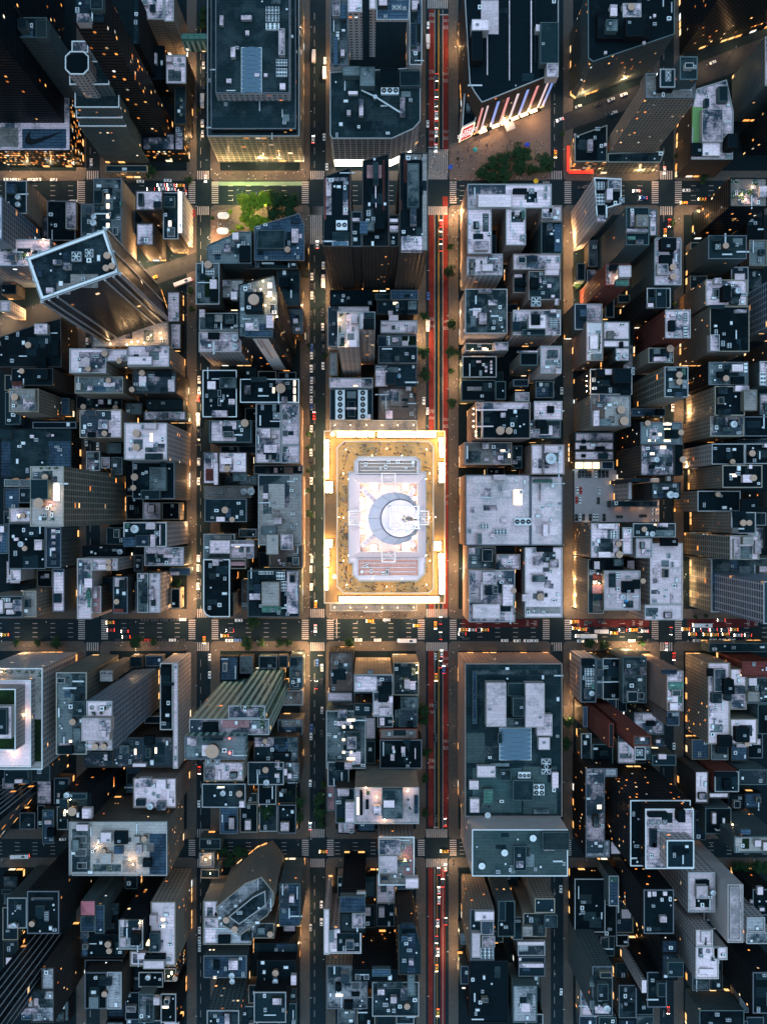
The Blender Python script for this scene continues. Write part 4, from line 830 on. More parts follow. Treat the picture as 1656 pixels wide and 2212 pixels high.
# ------------------------------------------------------------------ shared roof furniture
M_STEEL = plain('galvanised_steel', (.45, .46, .48), .45, .6)
M_WHITE = plain('white_paint', (.74, .73, .74), .6, vary=.1)
M_GREY = plain('grey_paint', (.33, .34, .36), .6)
M_DARK = plain('dark_metal', (.03, .033, .038), .5)
M_WOOD = plain('weathered_cedar', (.20, .115, .075), .85, vary=.4, scale=2.5)
M_CEDAR = plain('tank_roof_boards', (.50, .31, .23), .85, vary=.25, scale=2.0)
M_TANKST = plain('tank_steel', (.50, .51, .54), .4, .35)
M_GLASS = plain('blue_glass', (.05, .11, .17), .12, vary=.2)
M_BLACKGL = plain('black_glass', (.012, .016, .02), .15)
M_KGLOW = plain('glowing_skylight', (.8, .5, .3), .4, emit=(1, .60, .27), strength=1.35, scale=1.6)
M_LAMP = plain('warm_lamp', (1, .8, .5), .4, emit=(1, .66, .28), strength=30)
M_RED = plain('red_lamp', (1, .1, .05), .4, emit=(1, .06, .04), strength=12)
M_BLUE = plain('blue_paint', (.02, .30, .62), .5)
M_COPPER = roof_mat('v')
M_LAWN = plain('planter_green', (.045, .085, .03), .9, vary=.6, scale=3)
M_PINK = plain('pink_tiles', (.62, .20, .24), .7, vary=.2)
M_CONC = plain('parapet_stone', (.34, .33, .335), .8)
M_CONCD = plain('parapet_dark', (.13, .14, .16), .8)
M_SLAB = plain('balcony_slab', (.20, .21, .22), .8)


def unit_mesh(kind):
    m = MB()
    if kind == 'air_conditioner':
        m.box(-.5, -.5, 0, .5, .5, .55, 0)
        m.disc(-.2, 0, .22, .553, 12, 1)
        m.disc(.26, 0, .18, .553, 12, 1)
        return m.mesh(kind, [M_GREY, M_DARK])
    if kind == 'air_handler':
        m.box(-.5, -.5, 0, .28, .5, .5, 0)
        m.box(.28, -.32, 0, .5, .32, .36, 1)
        m.disc(-.12, 0, .26, .503, 12, 1)
        return m.mesh(kind, [M_WHITE, M_DARK])
    if kind == 'roof_vent':
        m.cyl(0, 0, .28, 0, .8, 10, 0)
        m.cyl(0, 0, .5, .8, 1.0, 10, 0)
        return m.mesh(kind, [M_STEEL])
    if kind == 'roof_duct':
        m.box(-.5, -.06, .25, .5, .06, .5, 0, bottom=True)
        m.box(.44, -.06, 0, .5, .06, .25, 0)
        m.box(-.5, -.06, 0, -.44, .06, .25, 0)
        return m.mesh(kind, [M_STEEL])
    if kind == 'roof_hatch':
        m.box(-.5, -.5, 0, .5, .5, .35, 0)
        m.box(-.4, -.4, .35, .4, .4, .45, 1)
        return m.mesh(kind, [M_GREY, M_WHITE])


UNIT = {k: unit_mesh(k) for k in ('air_conditioner', 'air_handler', 'roof_vent', 'roof_duct', 'roof_hatch')}


def tank_protos():
    out = {}
    for kind, (mt, mr) in {'wood': (M_WOOD, M_CEDAR), 'steel': (M_TANKST, M_TANKST)}.items():
        a = MB()
        a.cyl(0, 0, 1.0, 1.0, 3.0, 18, 0)
        for z in (1.3, 1.75, 2.2, 2.65):
            a.cyl(0, 0, 1.015, z, z + .05, 18, 1)
        tank = a.mesh('tank', [mt, M_DARK])
        b = MB()
        b.cone(0, 0, 1.10, 3.0, 3.42, 18, 0)
        b.cyl(0, 0, .10, 3.38, 3.5, 8, 0)
        if kind == 'steel':
            b.cone(0, 0, .45, 3.3, 3.62, 18, 0)
        cone = b.mesh('conical_roof', [mr])
        c = MB()
        for sx in (-.6, .6):
            for sy in (-.6, .6):
                c.bar((sx, sy, 0), (sx, sy, 1.0), .06)
        c.bar((-.8, -.5, .95), (.8, -.5, .95), .06)
        c.bar((-.8, .5, .95), (.8, .5, .95), .06)
        c.bar((-.6, -.6, .1), (.6, -.6, .9), .03)
        c.bar((-.6, .6, .1), (.6, .6, .9), .03)
        out[kind] = (tank, cone, c.mesh('stand', [M_DARK]))
    return out


TANKS = tank_protos()
TANK_LIST = []


def add_tank(kind, x, y, z, r, owner):
    t = empty('water_tank', (x, y, z))
    t.scale = (r, r, min(r, 2.3))
    for nm, me in zip(('tank', 'conical_roof', 'stand'), TANKS[kind]):
        put(nm, me, t)
    t.rotation_euler = (0, 0, R.uniform(0, 1.5))
    TANK_LIST.append((t, kind, owner, r))


def rect(x0, y0, x1, y1):
    return [(x0, y0), (x1, y0), (x1, y1), (x0, y1)]


def parse_poly(s):
    n = [float(q) for q in s.split(',')]
    if len(n) == 4:
        return rect(*n)
    return [(n[i], n[i + 1]) for i in range(0, len(n), 2)]


class Bld:
    pass


BLDS = []


def hides(x, y, z):
    """does a surveyed building stand between the sky camera and this point?"""
    for O in BLDS:
        if O.h <= z:
            continue
        if not hasattr(O, 'bb'):
            ps = [p for q in O.polys for p in q]
            O.bb = (min(p[0] for p in ps), min(p[1] for p in ps), max(p[0] for p in ps), max(p[1] for p in ps))
        f1 = (H - O.h) / (H - z)
        if max(x, x * f1) < O.bb[0] or min(x, x * f1) > O.bb[2] or max(y, y * f1) < O.bb[1] or min(y, y * f1) > O.bb[3]:
            continue
        for k in range(7):
            hz = max(z, O.foot) + (O.h - max(z, O.foot)) * k / 6
            f = (H - hz) / (H - z)
            if any(inside((x * f, y * f), q) for q in O.polys):
                return True
    return False


def infill():
    """low dark back buildings in the gaps of the blocks"""
    rf = random.Random(5)
    xs = [(30, 245), (362, 602), (725, 972), (1100, 1350), (1516, 1758), (1874, 2114), (2232, 2470)]
    ys = [(700, 1980), (2130, 2700), (2830, 3330)]
    out = []
    for (x0, x1) in xs:
        for (y0, y1) in ys:
            y = y0
            while y < y1 - 30:
                hgt = rf.uniform(70, 110)
                n = 4
                for i in range(n):
                    a, b = x0 + (x1 - x0) * i / n + 2, x0 + (x1 - x0) * (i + 1) / n - 2
                    c, d = y + 2, min(y1, y + hgt) - 2
                    # shrink until it stands free
                    for _ in range(5):
                        p, q = P('n', a, d), P('n', b, c)
                        poly = rect(p[0], p[1], q[0], q[1])
                        pts = [(p[0] + (q[0] - p[0]) * u, p[1] + (q[1] - p[1]) * v) for u in (0, .25, .5, .75, 1) for v in (0, .25, .5, .75, 1)]
                        bad = [t for t in pts if any(inside(t, qq) for O in BLDS if O.foot < 1 for qq in O.polys)]
                        if not bad:
                            break
                        mx, my = sum(t[0] for t in bad) / len(bad), sum(t[1] for t in bad) / len(bad)
                        cxm, cym = (p[0] + q[0]) / 2, (p[1] + q[1]) / 2
                        if abs(mx - cxm) > abs(my - cym):
                            if mx > cxm:
                                b -= (b - a) * .28
                            else:
                                a += (b - a) * .28
                        elif my > cym:
                            c += (d - c) * .28
                        else:
                            d -= (d - c) * .28
                    else:
                        continue
                    if bad or (b - a) < 22 or (d - c) < 22:
                        continue
                    h = rf.uniform(8, 17)
                    vis = sum(not hides(t[0], t[1], h) for t in pts)
                    if vis < 9 or (1060 < (a + b) / 2 < 1400 and 1370 < (c + d) / 2 < 2010) or (1866 < (a + b) / 2 < 2150 and 1520 < (c + d) / 2 < 1705):
                        continue
                    if (a + b) / 2 < 640 and abs((c + d) / 2 - (1075 - .36 * (a + b) / 2)) < 75:
                        continue
                    if 640 < (a + b) / 2 < 1010 and y < 800:
                        continue
                    out.append('n|%.0f,%.0f,%.0f,%.0f|%.0f@0|%s1|%s||' % (a, c, b, d, h, rf.choice('BGKT'), rf.choice('ddkgltw')))
                y += hgt
    return out


LINES = BUILDINGS.strip().splitlines()
ALL = list(LINES)
NSURV = len(LINES)
k_ = 0
while k_ < len(ALL):
    line = ALL[k_]
    k_ += 1
    sh, polys, hh, wall, roof, label, extra = line.split('|')
    B = Bld()
    B.sheet, B.wall, B.roof, B.label, B.extra = sh, wall, roof, label, extra
    foot = 0.0
    if '^' in hh:
        hh, f = hh.split('^')
        foot = float(f)
    hp = None
    if '@' in hh:
        hh, q = hh.split('@')
        hp = float(q)
    B.h, B.foot = float(hh), foot
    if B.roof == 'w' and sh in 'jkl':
        B.roof = 'e'  # pale roofs on the bottom sheets darkened for the dim lower frame
    hp = B.h if hp is None else hp
    B.px = [parse_poly(q) for q in polys.split('+')]
    B.polys = [ccw([P(sh, x, y, hp) for x, y in q]) for q in B.px]
    allp = [p for q in B.polys for p in q]
    B.cx = sum(p[0] for p in allp) / len(allp)
    B.cy = sum(p[1] for p in allp) / len(allp)
    # where the roof appears, in survey units
    f = S * (1 - B.h / H)
    B.sx, B.sy = NX + B.cx / f, NY - B.cy / f
    BLDS.append(B)
    if k_ == NSURV:
        ALL += infill()

FOOT = [(B, q) for B in BLDS for q in B.polys]


def party(B, a, c, h):
    """is the wall a-c hard against another building nearly as tall?"""
    mx, my = (a[0] + c[0]) / 2, (a[1] + c[1]) / 2
    dx, dy = c[0] - a[0], c[1] - a[1]
    L = math.hypot(dx, dy) or 1
    p = (mx + dy / L * 4, my - dx / L * 4)
    for O, q in FOOT:
        if O is not B and O.h > h * .25 and inside(p, q):
            return True
    return False


def blank_of(roof):
    return {'z': 'XW', 'e': 'XW', 'w': 'XW', 's': 'XW', 'k': 'XK', 'd': 'XG', 't': 'XG', 'u': 'XG', 'b': 'XT', 'g': 'XG', 'l': 'XG', 'r': 'XR', 'v': 'XG', 'o': 'XB', 'n': 'XG', 'p': 'XP'}[roof]


def wall_piece(B, polys, z0, z1, wall, name, root):
    m = MB()
    for q in polys:
        u = R.uniform(0, 50)
        for i in range(len(q)):
            a, c = q[i], q[(i + 1) % len(q)]
            L = math.hypot(c[0] - a[0], c[1] - a[1])
            bl = 1 if (z1 < 90 and party(B, a, c, z1) and R.random() < .75) else 0
            m.quad([(*a, z0), (*c, z0), (*c, z1), (*a, z1)], bl, [(u, z0), (u + L, z0), (u + L, z1), (u, z1)])
            u += L
    k = wall if wall[0] == 'X' else 'X' + wall[0]
    return m.build(name, [wall_mat(wall if wall[0] == 'X' or len(wall) > 1 else wall + '1'), wall_mat(k)], root)


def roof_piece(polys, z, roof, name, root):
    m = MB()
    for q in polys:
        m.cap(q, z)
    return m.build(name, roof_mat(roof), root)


def parapet(polys, z, roof, name, root, wall='G'):
    m = MB()
    for q in polys:
        if abs(area(q)) > 25:
            m.ring(q, .55, z, z + 1.0)
    rr = R.random()
    mat = wall_mat('X' + wall[0] if wall[0] != 'X' else wall[:2]) if rr < .5 else M_CONC if (rr < .7 or roof in 'ws') else M_CONCD
    if wall.endswith('!'):
        mat = M_WHITE
    if m.v:
        m.build(name, mat, root)


LAMPS = []      # every warm lamp: position, power


def lamp_light(name, loc, power, col=(1, .62, .28), r=.3, parent=None):
    key = ('light', round(power, 1), col, r)
    if key not in MATS:
        d = bpy.data.lights.new('lamp_light', 'POINT')
        d.energy = power
        d.color = col
        d.shadow_soft_size = r
        MATS[key] = d
    o = bpy.data.objects.new(name, MATS[key])
    COL.objects.link(o)
    o.location = loc
    if parent:
        o.parent = parent
    return o


bulb = MB()
bulb.cyl(0, 0, .28, 0, .25, 8)
bulb.cone(0, 0, .28, .25, .5, 8)
BULB = bulb.mesh('lamp', [M_LAMP])
RBULB = BULB.copy()
RBULB.materials[0] = M_RED


def fan_mesh():
    m = MB()
    m.box(-1.15, -1.15, 0, 1.15, 1.15, .9, 0)
    m.cyl(0, 0, 1.0, .9, 1.2, 18, 0, top=False)
    m.disc(0, 0, 1.0, .95, 18, 1)
    for i in range(6):
        a = i * math.pi / 3
        ca, sa = math.cos(a), math.sin(a)
        m.quad([(ca * .12 - sa * .05, sa * .12 + ca * .05, 1.05), (ca * .12 + sa * .1, sa * .12 - ca * .1, 1.05),
                (ca * .92 + sa * .2, sa * .92 - ca * .2, 1.05), (ca * .92 - sa * .08, sa * .92 + ca * .08, 1.05)], 2)
    m.cyl(0, 0, .16, 1.0, 1.15, 10, 2)
    return m.mesh('cooling_fan', [M_GREY, M_DARK, M_STEEL])


FAN = fan_mesh()


def roof_things(B, root, levels):
    """levels: list of (height, polys); items are put on the highest level under them"""
    sh = B.sheet

    def spot(x, y, dh=0.0):
        for h, polys in sorted(levels, key=lambda q: -q[0]):
            w = P(sh, x, y, h + dh)
            if any(inside(w, q) for q in polys):
                return w[0], w[1], h
        h = levels[0][0]
        return (*P(sh, x, y, h + dh), h)

    used = []
    for it in B.extra.split(';'):
        it = it.strip()
        if not it:
            continue
        k, a = it[0], it[1:].split()
        if k in 'twx':
            continue
        if k in 'TS':
            x, y, r = map(float, a)
            X, Y, z = spot(x, y, 5)
            f = S * (1 - z / H) / SHEET[sh][2]
            add_tank('wood' if k == 'T' else 'steel', X, Y, z, max(1.5, r * f / 1.05), B)
            used.append((X, Y, r * f))
        elif k == 'B':
            x0, y0, x1, y1, dh = map(float, a[:5])
            rf = a[5] if len(a) > 5 else B.roof
            _, _, z = spot((x0 + x1) / 2, (y0 + y1) / 2, dh)
            p = P(sh, x0, y1, z + dh)
            q = P(sh, x1, y0, z + dh)
            m = MB()
            m.box(p[0], p[1], z, q[0], q[1], z + dh, 0, 1)
            big = (q[0] - p[0]) * (q[1] - p[1]) > 40
            if big:
                m.ring(rect(p[0], p[1], q[0], q[1]), .3, z + dh, z + dh + .45, 0)
            m.build('bulkhead' if big else 'roof_box', [wall_mat(blank_of(rf)), roof_mat(rf)], root)
            used.append(((p[0] + q[0]) / 2, (p[1] + q[1]) / 2, max(q[0] - p[0], q[1] - p[1]) / 2))
            if big and (q[0] - p[0]) > 6 and R.random() < .6:
                put('air_conditioner', UNIT['air_conditioner'], root, (R.uniform(p[0] + 1.5, q[0] - 1.5), R.uniform(p[1] + 1, q[1] - 1), z + dh), 0, (1.8, 1.4, 1.6))
        elif k == 'F':
            x, y, r = map(float, a)
            X, Y, z = spot(x, y, 2)
            f = S * (1 - z / H) / SHEET[sh][2] * r / 1.1
            put('cooling_fan', FAN, root, (X, Y, z), 0, (f, f, max(1.5, f)))
            used.append((X, Y, f))
        elif k == 'C':
            x0, y0, x1, y1, n, mm = map(float, a)
            _, _, z = spot((x0 + x1) / 2, (y0 + y1) / 2, 3)
            p = P(sh, x0, y1, z + 3)
            q = P(sh, x1, y0, z + 3)
            n, mm = int(n), int(mm)
            c = MB()
            c.box(p[0], p[1], z, q[0], q[1], z + 2.2, 0)
            for i in range(n):
                for j in range(mm):
                    w, d = (q[0] - p[0]) / n, (q[1] - p[1]) / mm
                    cx, cy, r = p[0] + (i + .5) * w, p[1] + (j + .5) * d, min(w, d) * .42
                    c.cyl(cx, cy, r, z + 2.2, z + 2.8, 14, 0, top=False)
                    c.disc(cx, cy, r, z + 2.4, 14, 1)
                    c.cyl(cx, cy, r * .25, z + 2.4, z + 2.7, 8, 0)
            c.build('chiller', [M_STEEL if n * mm > 6 else M_WHITE, M_DARK], root)
            used.append(((p[0] + q[0]) / 2, (p[1] + q[1]) / 2, max(q[0] - p[0], q[1] - p[1]) / 2))
        elif k in 'Kk':
            x0, y0, x1, y1 = map(float, a)
            _, _, z = spot((x0 + x1) / 2, (y0 + y1) / 2, 1)
            p = P(sh, x0, y1, z + 1)
            q = P(sh, x1, y0, z + 1)
            big = (q[0] - p[0]) > 8
            c = MB()
            c.box(p[0], p[1], z, q[0], q[1], z + .6, 0)
            e = .25
            xm = (p[0] + q[0]) / 2
            zz = z + (2.4 if big else 1.1)
            ny = max(1, int((q[1] - p[1]) / 2.6))
            nx = max(1, int((q[0] - p[0]) / 2 / (2.2 if big else 9)))
            for j in range(ny):
                y0_, y1_ = p[1] + e + (q[1] - p[1] - 2 * e) * j / ny + .12, p[1] + e + (q[1] - p[1] - 2 * e) * (j + 1) / ny - .12
                for sgn in (-1, 1):
                    for i in range(nx):
                        xa = xm + sgn * ((q[0] - p[0]) / 2 - e) * i / nx
                        xb = xm + sgn * ((q[0] - p[0]) / 2 - e) * (i + 1) / nx
                        za, zb = zz - (zz - z - .65) * i / nx, zz - (zz - z - .65) * (i + 1) / nx
                        g = [(xa, y0_, za), (xb, y0_, zb), (xb, y1_, zb), (xa, y1_, za)]
                        c.quad(g if sgn > 0 else g[::-1], 1)
            c.build('skylight', [M_WHITE if big or k == 'K' else M_GREY, M_KGLOW if k == 'K' else (M_GLASS if big else M_BLACKGL)], root)
        elif k in 'Pv':
            x0, y0, x1, y1 = map(float, a[:4])
            _, _, z = spot((x0 + x1) / 2, (y0 + y1) / 2)
            p = P(sh, x0, y1, z)
            q = P(sh, x1, y0, z)
            m = MB()
            if k == 'P':
                m.box(p[0], p[1], z - .02, q[0], q[1], z + .06 + R.random() * .05, 0)
                m.build('roof_patch', roof_mat(a[4]), root)
            else:
                m.quad([(p[0], p[1], z + .1), (q[0], p[1], z + .1), (q[0], q[1], z + 2.2), (p[0], q[1], z + 2.2)])
                m.quad([(q[0], p[1], z), (q[0], q[1], z), (q[0], q[1], z + 2.2)])
                m.quad([(p[0], q[1], z), (p[0], p[1], z), (p[0], q[1], z + 2.2)])
                m.quad([(q[0], q[1], z), (p[0], q[1], z), (p[0], q[1], z + 2.2), (q[0], q[1], z + 2.2)])
                m.build('copper_roof', M_COPPER if B.sheet != 'c' else plain('green_seam_roof', (.15, .27, .10), .6, vary=.2, scale=1.5), root)
        elif k == 'D':
            x, y, r = map(float, a)
            X, Y, z = spot(x, y, 3)
            r *= S * (1 - z / H) / SHEET[sh][2]
            m = MB()
            m.cyl(0, 0, .2, 0, 2.0, 8, 1)
            for i in range(16):
                p0, p1 = 2 * math.pi * i / 16, 2 * math.pi * (i + 1) / 16
                m.quad([(0, 0, 2.0), (r * math.cos(p0), r * math.sin(p0), 2.7), (r * math.cos(p1), r * math.sin(p1), 2.7)])
            m.bar((0, 0, 2.0), (.3, 0, 3.4), .08, 1)
            m.build('satellite_dish', [M_WHITE, M_GREY], root, (X, Y, z))
        elif k == 'G':
            x0, y0, x1, y1 = map(float, a)
            _, _, z = spot((x0 + x1) / 2, (y0 + y1) / 2)
            p = P(sh, x0, y1, z)
            q = P(sh, x1, y0, z)
            m = MB()
            m.box(p[0], p[1], z, q[0], q[1], z + .45, 0)
            n = max(14, int((q[0] - p[0]) * (q[1] - p[1]) * 5))
            for _ in range(min(n, 260)):
                cx, cy, cz, s = R.uniform(p[0], q[0]), R.uniform(p[1], q[1]), z + .4 + R.random() * 1.1, R.uniform(.2, .45)
                v = Vector((R.gauss(0, 1), R.gauss(0, 1), R.gauss(0, 1))).normalized()
                w = v.orthogonal().normalized() * s
                w2 = v.cross(w).normalized() * s
                c = Vector((cx, cy, cz))
                m.quad([c - w - w2, c + w - w2, c + w + w2, c - w + w2], 1)
            m.build('planter', [M_GREY, M_LAWN], root)
        elif k in 'Ln':
            x, y = map(float, a)
            X, Y, z = spot(x, y, 2)
            o = put('lamp', BULB if k == 'L' else RBULB, root, (X, Y, z + 2.2))
            if k == 'L':
                lamp_light('lamp_light', (X, Y, z + 2.9), 260, (1, .62, .32), .25, root)
        elif k == 'b':
            x, y, r = map(float, a)
            X, Y, z = spot(x, y, 1)
            m = MB()
            m.cyl(0, 0, r * S / 2 * (1 - z / H), 0, .8, 16)
            m.build('blue_cover', M_BLUE, root, (X, Y, z))
        elif k == 'm':
            x, y, r = map(float, a)
            X, Y, z = spot(x, y)
            m = MB()
            m.cyl(0, 0, .5, 0, 14, 8)
            m.cyl(0, 0, .15, 14, 24, 6)
            m.build('antenna_mast', M_DARK, root, (X, Y, z))
        elif k == 'Z':
            x, y = map(float, a)
            X, Y, z = spot(x, y, 3)
            m = MB()
            m.cyl(X, Y, 1.3, z, z + 3.6, 16)
            for (qx, qy) in ((700, 587), (958, 735)):
                p = P(sh, qx, qy, z + 3)
                m.bar((X, Y, z + 3.2), (p[0], p[1], z + 3.0), .45)
            m.build('window_washing_boom', M_STEEL, root)
        elif k == 'r':
            h, polys = levels[-1]
            z = 8.0
            while z < B.h - 2:
                m = MB()
                for q in B.polys:
                    m.ring([tuple(v) for v in inset(q, -1.1)], 1.1, z, z + .35)
                m.build('balcony', M_SLAB, root)
                z += 5.2 if B.h < 80 else 4.0
        elif k == 'q':
            x0, y0, x1, y1 = map(float, a)
            p = P(sh, x0, y1, B.h)
            q = P(sh, x1, y0, B.h)
            m = MB()
            w, d = q[0] - p[0], q[1] - p[1]
            n = 9
            for i in range(-n, n):
                x = p[0] + i * w / n
                pts = [(x, p[1]), (x + w / n * .45, p[1]), (x + w / n * .45 + d, q[1]), (x + d, q[1])]
                pts = clip_x(pts, p[0], q[0])
                if len(pts) >= 3:
                    m.prism(ccw(pts), B.h + .12, B.h + .5)
            m.build('striped_skylight', M_WHITE, root)
        elif k == 'y':
            x0, y0, x1, y1 = map(float, a)
            h = B.h + 3
            p = P(sh, x0, y1, h)
            q = P(sh, x1, y0, h)
            m = MB()
            m.box(p[0], p[1], 0, q[0], q[1], h, 0)
            cx, cy = (p[0] + q[0]) / 2, (p[1] + q[1]) / 2
            c = rect(p[0], p[1], q[0], q[1])
            for i in range(4):
                m.quad([(*c[i], h), (*c[(i + 1) % 4], h), (cx, cy, h + 4.5)], 1)
            m.build('pyramid_roof', [wall_mat('XG'), M_PINK], root)
    return used


def clip_x(pts, x0, x1):
    for lim, sgn in ((x0, 1), (x1, -1)):
        out = []
        for i in range(len(pts)):
            a, b = pts[i], pts[(i + 1) % len(pts)]
            ia, ib = (a[0] - lim) * sgn >= 0, (b[0] - lim) * sgn >= 0
            if ia:
                out.append(a)
            if ia != ib:
                t = (lim - a[0]) / (b[0] - a[0])
                out.append((lim, a[1] + t * (b[1] - a[1])))
        pts = out
        if not pts:
            return []
    return pts


def clutter(root, levels, used, roof):
    for li, (h, polys) in enumerate(levels):
        above = [q for hh, pp in levels for q in pp if hh > h]
        for q in polys:
            A = abs(area(q))
            n = min(9, int(A / 90 + R.random() * 1.5))
            if A < 60 or (li and roof == 't' and A < 500):
                continue
            xs, ys = [p[0] for p in q], [p[1] for p in q]
            # repairs, walkways and stair houses
            for kk in range(min(6, int(A / 110))):
                w, d = R.uniform(2.5, 9), R.uniform(2.5, 8)
                if w > (max(xs) - min(xs)) * .7 or d > (max(ys) - min(ys)) * .7:
                    continue
                x, y = R.uniform(min(xs) + .8, max(xs) - w - .8), R.uniform(min(ys) + .8, max(ys) - d - .8)
                cs = rect(x, y, x + w, y + d)
                if not all(inside(c, q) for c in cs) or any(inside(c, o) for c in cs for o in above):
                    continue
                m = MB()
                if kk == 0 and w < 7 and all(math.hypot(x + w / 2 - u[0], y + d / 2 - u[1]) > u[2] + max(w, d) * .6 for u in used):
                    hh = R.uniform(2.4, 4.2)
                    m.box(x, y, h, x + w, y + d, h + hh, 0, 1)
                    m.ring(cs, .25, h + hh, h + hh + .35, 0)
                    m.build('stair_house', [wall_mat(R.choice(['XG', 'XW', 'XT', 'XB'])), roof_mat(R.choice('wgds'))], root)
                    used.append((x + w / 2, y + d / 2, max(w, d) * .55))
                else:
                    m.box(x, y, h - .02, x + w, y + d, h + .05 + kk * .013)
                    m.build('roof_patch', roof_mat(R.choice({'z': 'swzs', 'e': 'gedwd', 'w': 'gwsdg', 's': 'wsgw', 'g': 'wdgl', 'd': 'kgdlt', 'k': 'kdtk', 't': 'tdgt', 'b': 'bgow'}.get(roof, 'gdw'))), root)
            for _ in range(n):
                for _try in range(8):
                    x, y = R.uniform(min(xs) + 1.6, max(xs) - 1.6), R.uniform(min(ys) + 1.6, max(ys) - 1.6)
                    if inside((x, y), q) and not any(inside((x, y), o) for o in above) and all(math.hypot(x - u[0], y - u[1]) > u[2] + 1.3 for u in used):
                        break
                else:
                    continue
                k = R.choices(['air_conditioner', 'air_handler', 'roof_vent', 'roof_duct', 'roof_hatch'], [4, 2, 3, 2.2, 2])[0]
                if k == 'roof_vent':
                    s = R.uniform(.8, 1.5)
                    sc = (s, s, R.uniform(1, 2))
                elif k == 'roof_duct':
                    L = R.uniform(4, 9)
                    if L > min(max(xs) - min(xs), max(ys) - min(ys)) * .8:
                        continue
                    sc = (L, R.uniform(4, 8), 1.6)
                else:
                    sc = (R.uniform(1.6, 3.4), R.uniform(1.3, 2.4), R.uniform(1.8, 3.4))
                put(k, UNIT[k], root, (x, y, h), R.choice([0, math.pi / 2, math.pi, -math.pi / 2]), sc)
                used.append((x, y, max(sc[0], sc[1]) * .5))


for B in BLDS:
    top = B.h
    tiers = []
    for it in B.extra.split(';'):
        it = it.strip()
        if it.startswith('t '):
            a = it[2:].split()
            h, w, r = a[-3:]
            poly = ','.join(a[:-3])
            tiers.append((parse_poly(poly), float(h), w, r))
            top = max(top, float(h))
    kind = 'skyscraper' if top > 84 else 'office_building' if top > 30 else 'low_building'
    root = empty(kind, (0, 0, 0))
    B.root, B.top = root, top
    wall_piece(B, B.polys, B.foot, B.h, B.wall, 'wall', root)
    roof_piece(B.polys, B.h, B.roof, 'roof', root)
    white = '!' if '; w' in '; ' + B.extra else ''
    parapet(B.polys, B.h, B.roof, 'parapet', root, B.wall + white)
    levels = [(B.h, B.polys)]
    below = B.h
    for px, h, w, r in sorted(tiers, key=lambda q: q[1]):
        q = [ccw([P(B.sheet, x, y, h) for x, y in px])]
        wall_piece(B, q, B.h - .3, h, w + B.wall[1:2] if w[0] != 'X' else w, 'setback_wall', root)
        roof_piece(q, h, r, 'setback_roof', root)
        parapet(q, h, r, 'setback_parapet', root, w + white)
        levels.append((h, q))
    used = roof_things(B, root, levels)
    if '; x' not in '; ' + B.extra:
        clutter(root, levels, used, B.roof)

# labels: the look first, then the place among the blocks
CNAME = {0: 'far-left', 1: 'left', 2: 'inner-left', 3: 'middle', 4: 'inner-right', 5: 'right', 6: 'far-right'}
RNAME = {0: 'upper', 1: 'mid', 2: 'lower', 3: 'bottom'}


def cell(sx, sy):
    c = sum(sx > v for v in (290, 650, 1030, 1430, 1840, 2200))
    r = sum(sy > v for v in (630, 2055, 2765))
    return c, r


ROOFWORD = {'z': 'pale', 'w': 'pale', 'e': 'pale grey', 'g': 'grey', 'd': 'dark', 'k': 'black', 'b': 'tan', 't': 'dark teal', 'u': 'teal grey', 's': 'white', 'l': 'blue grey', 'r': 'red', 'o': 'brown', 'n': 'green', 'p': 'pink', 'v': 'green'}
WALLWORD = {'T': 'tan', 'G': 'grey', 'W': 'white', 'B': 'brown', 'R': 'red brick', 'D': 'dark', 'L': 'blue glass', 'N': 'green glass', 'K': 'black', 'S': 'striped', 'P': 'pinkish', 'Q': 'stone', 'A': 'dark glass', 'X': 'plain'}
groups = {}
for B in BLDS:
    groups.setdefault(cell(B.sx, B.sy), []).append(B)
TAKEN = set()
for key, bs in groups.items():
    bs.sort(key=lambda b: b.sy)
    for i, B in enumerate(bs):
        place = '%s from the top in the %s %s blocks' % (ordinal(i + 1), RNAME[key[1]], CNAME[key[0]])
        B.place = place
        if B.label:
            lab = B.label
        else:
            nt = B.extra.count('T ') + B.extra.count('S ')
            look = '%s building, %s roof' % ('tall' if B.top > 70 else 'low' if B.top < 27 else 'mid-height', ROOFWORD[B.roof])
            lab = look + ', ' + place
        assert lab not in TAKEN, lab
        TAKEN.add(lab)
        tag(B.root, lab, {'skyscraper': 'skyscraper', 'office_building': 'building', 'low_building': 'building'}[B.root.name.split('.')[0]])
byown = {}
for t in TANK_LIST:
    byown.setdefault(t[2], []).append(t)
for B, ts in byown.items():
    ts.sort(key=lambda q: (-q[0].location.y, q[0].location.x))
    for i, (o, kind, _, r) in enumerate(ts):
        base = ('wooden' if kind == 'wood' else 'steel') + ' tank'
        which = '' if len(ts) == 1 else ('upper ', 'lower ')[i] if len(ts) == 2 else ('upper ', 'middle ', 'lower ')[i]
        lab = '%s%s on the roof %s' % (which, base, B.place)
        tag(o, lab, 'water tank', 'rooftop water tanks')

# ------------------------------------------------------------------ ground, roads, pavements
M_ASPH = plain('asphalt', (.009, .018, .024), .8, vary=.35, scale=.35)
M_PAVE = plain('pavement_concrete', (.075, .066, .060), .85, vary=.35, scale=.5)
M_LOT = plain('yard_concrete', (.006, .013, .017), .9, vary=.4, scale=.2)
M_PAINT = plain('road_paint', (.30, .275, .27), .7, vary=.55, scale=.9)
M_YPAINT = plain('yellow_road_paint', (.34, .19, .035), .7, vary=.2, scale=1.2)
M_BUSRED = plain('red_lane_surface', (.125, .020, .017), .8, vary=.75, scale=.13)
M_BIKE = plain('green_lane_surface', (.16, .25, .17), .8, vary=.3, scale=.3)

g = MB()
g.box(-600, -600, -2, 600, 600, 0)
tag(g.build('ground', M_ASPH), kind='structure')


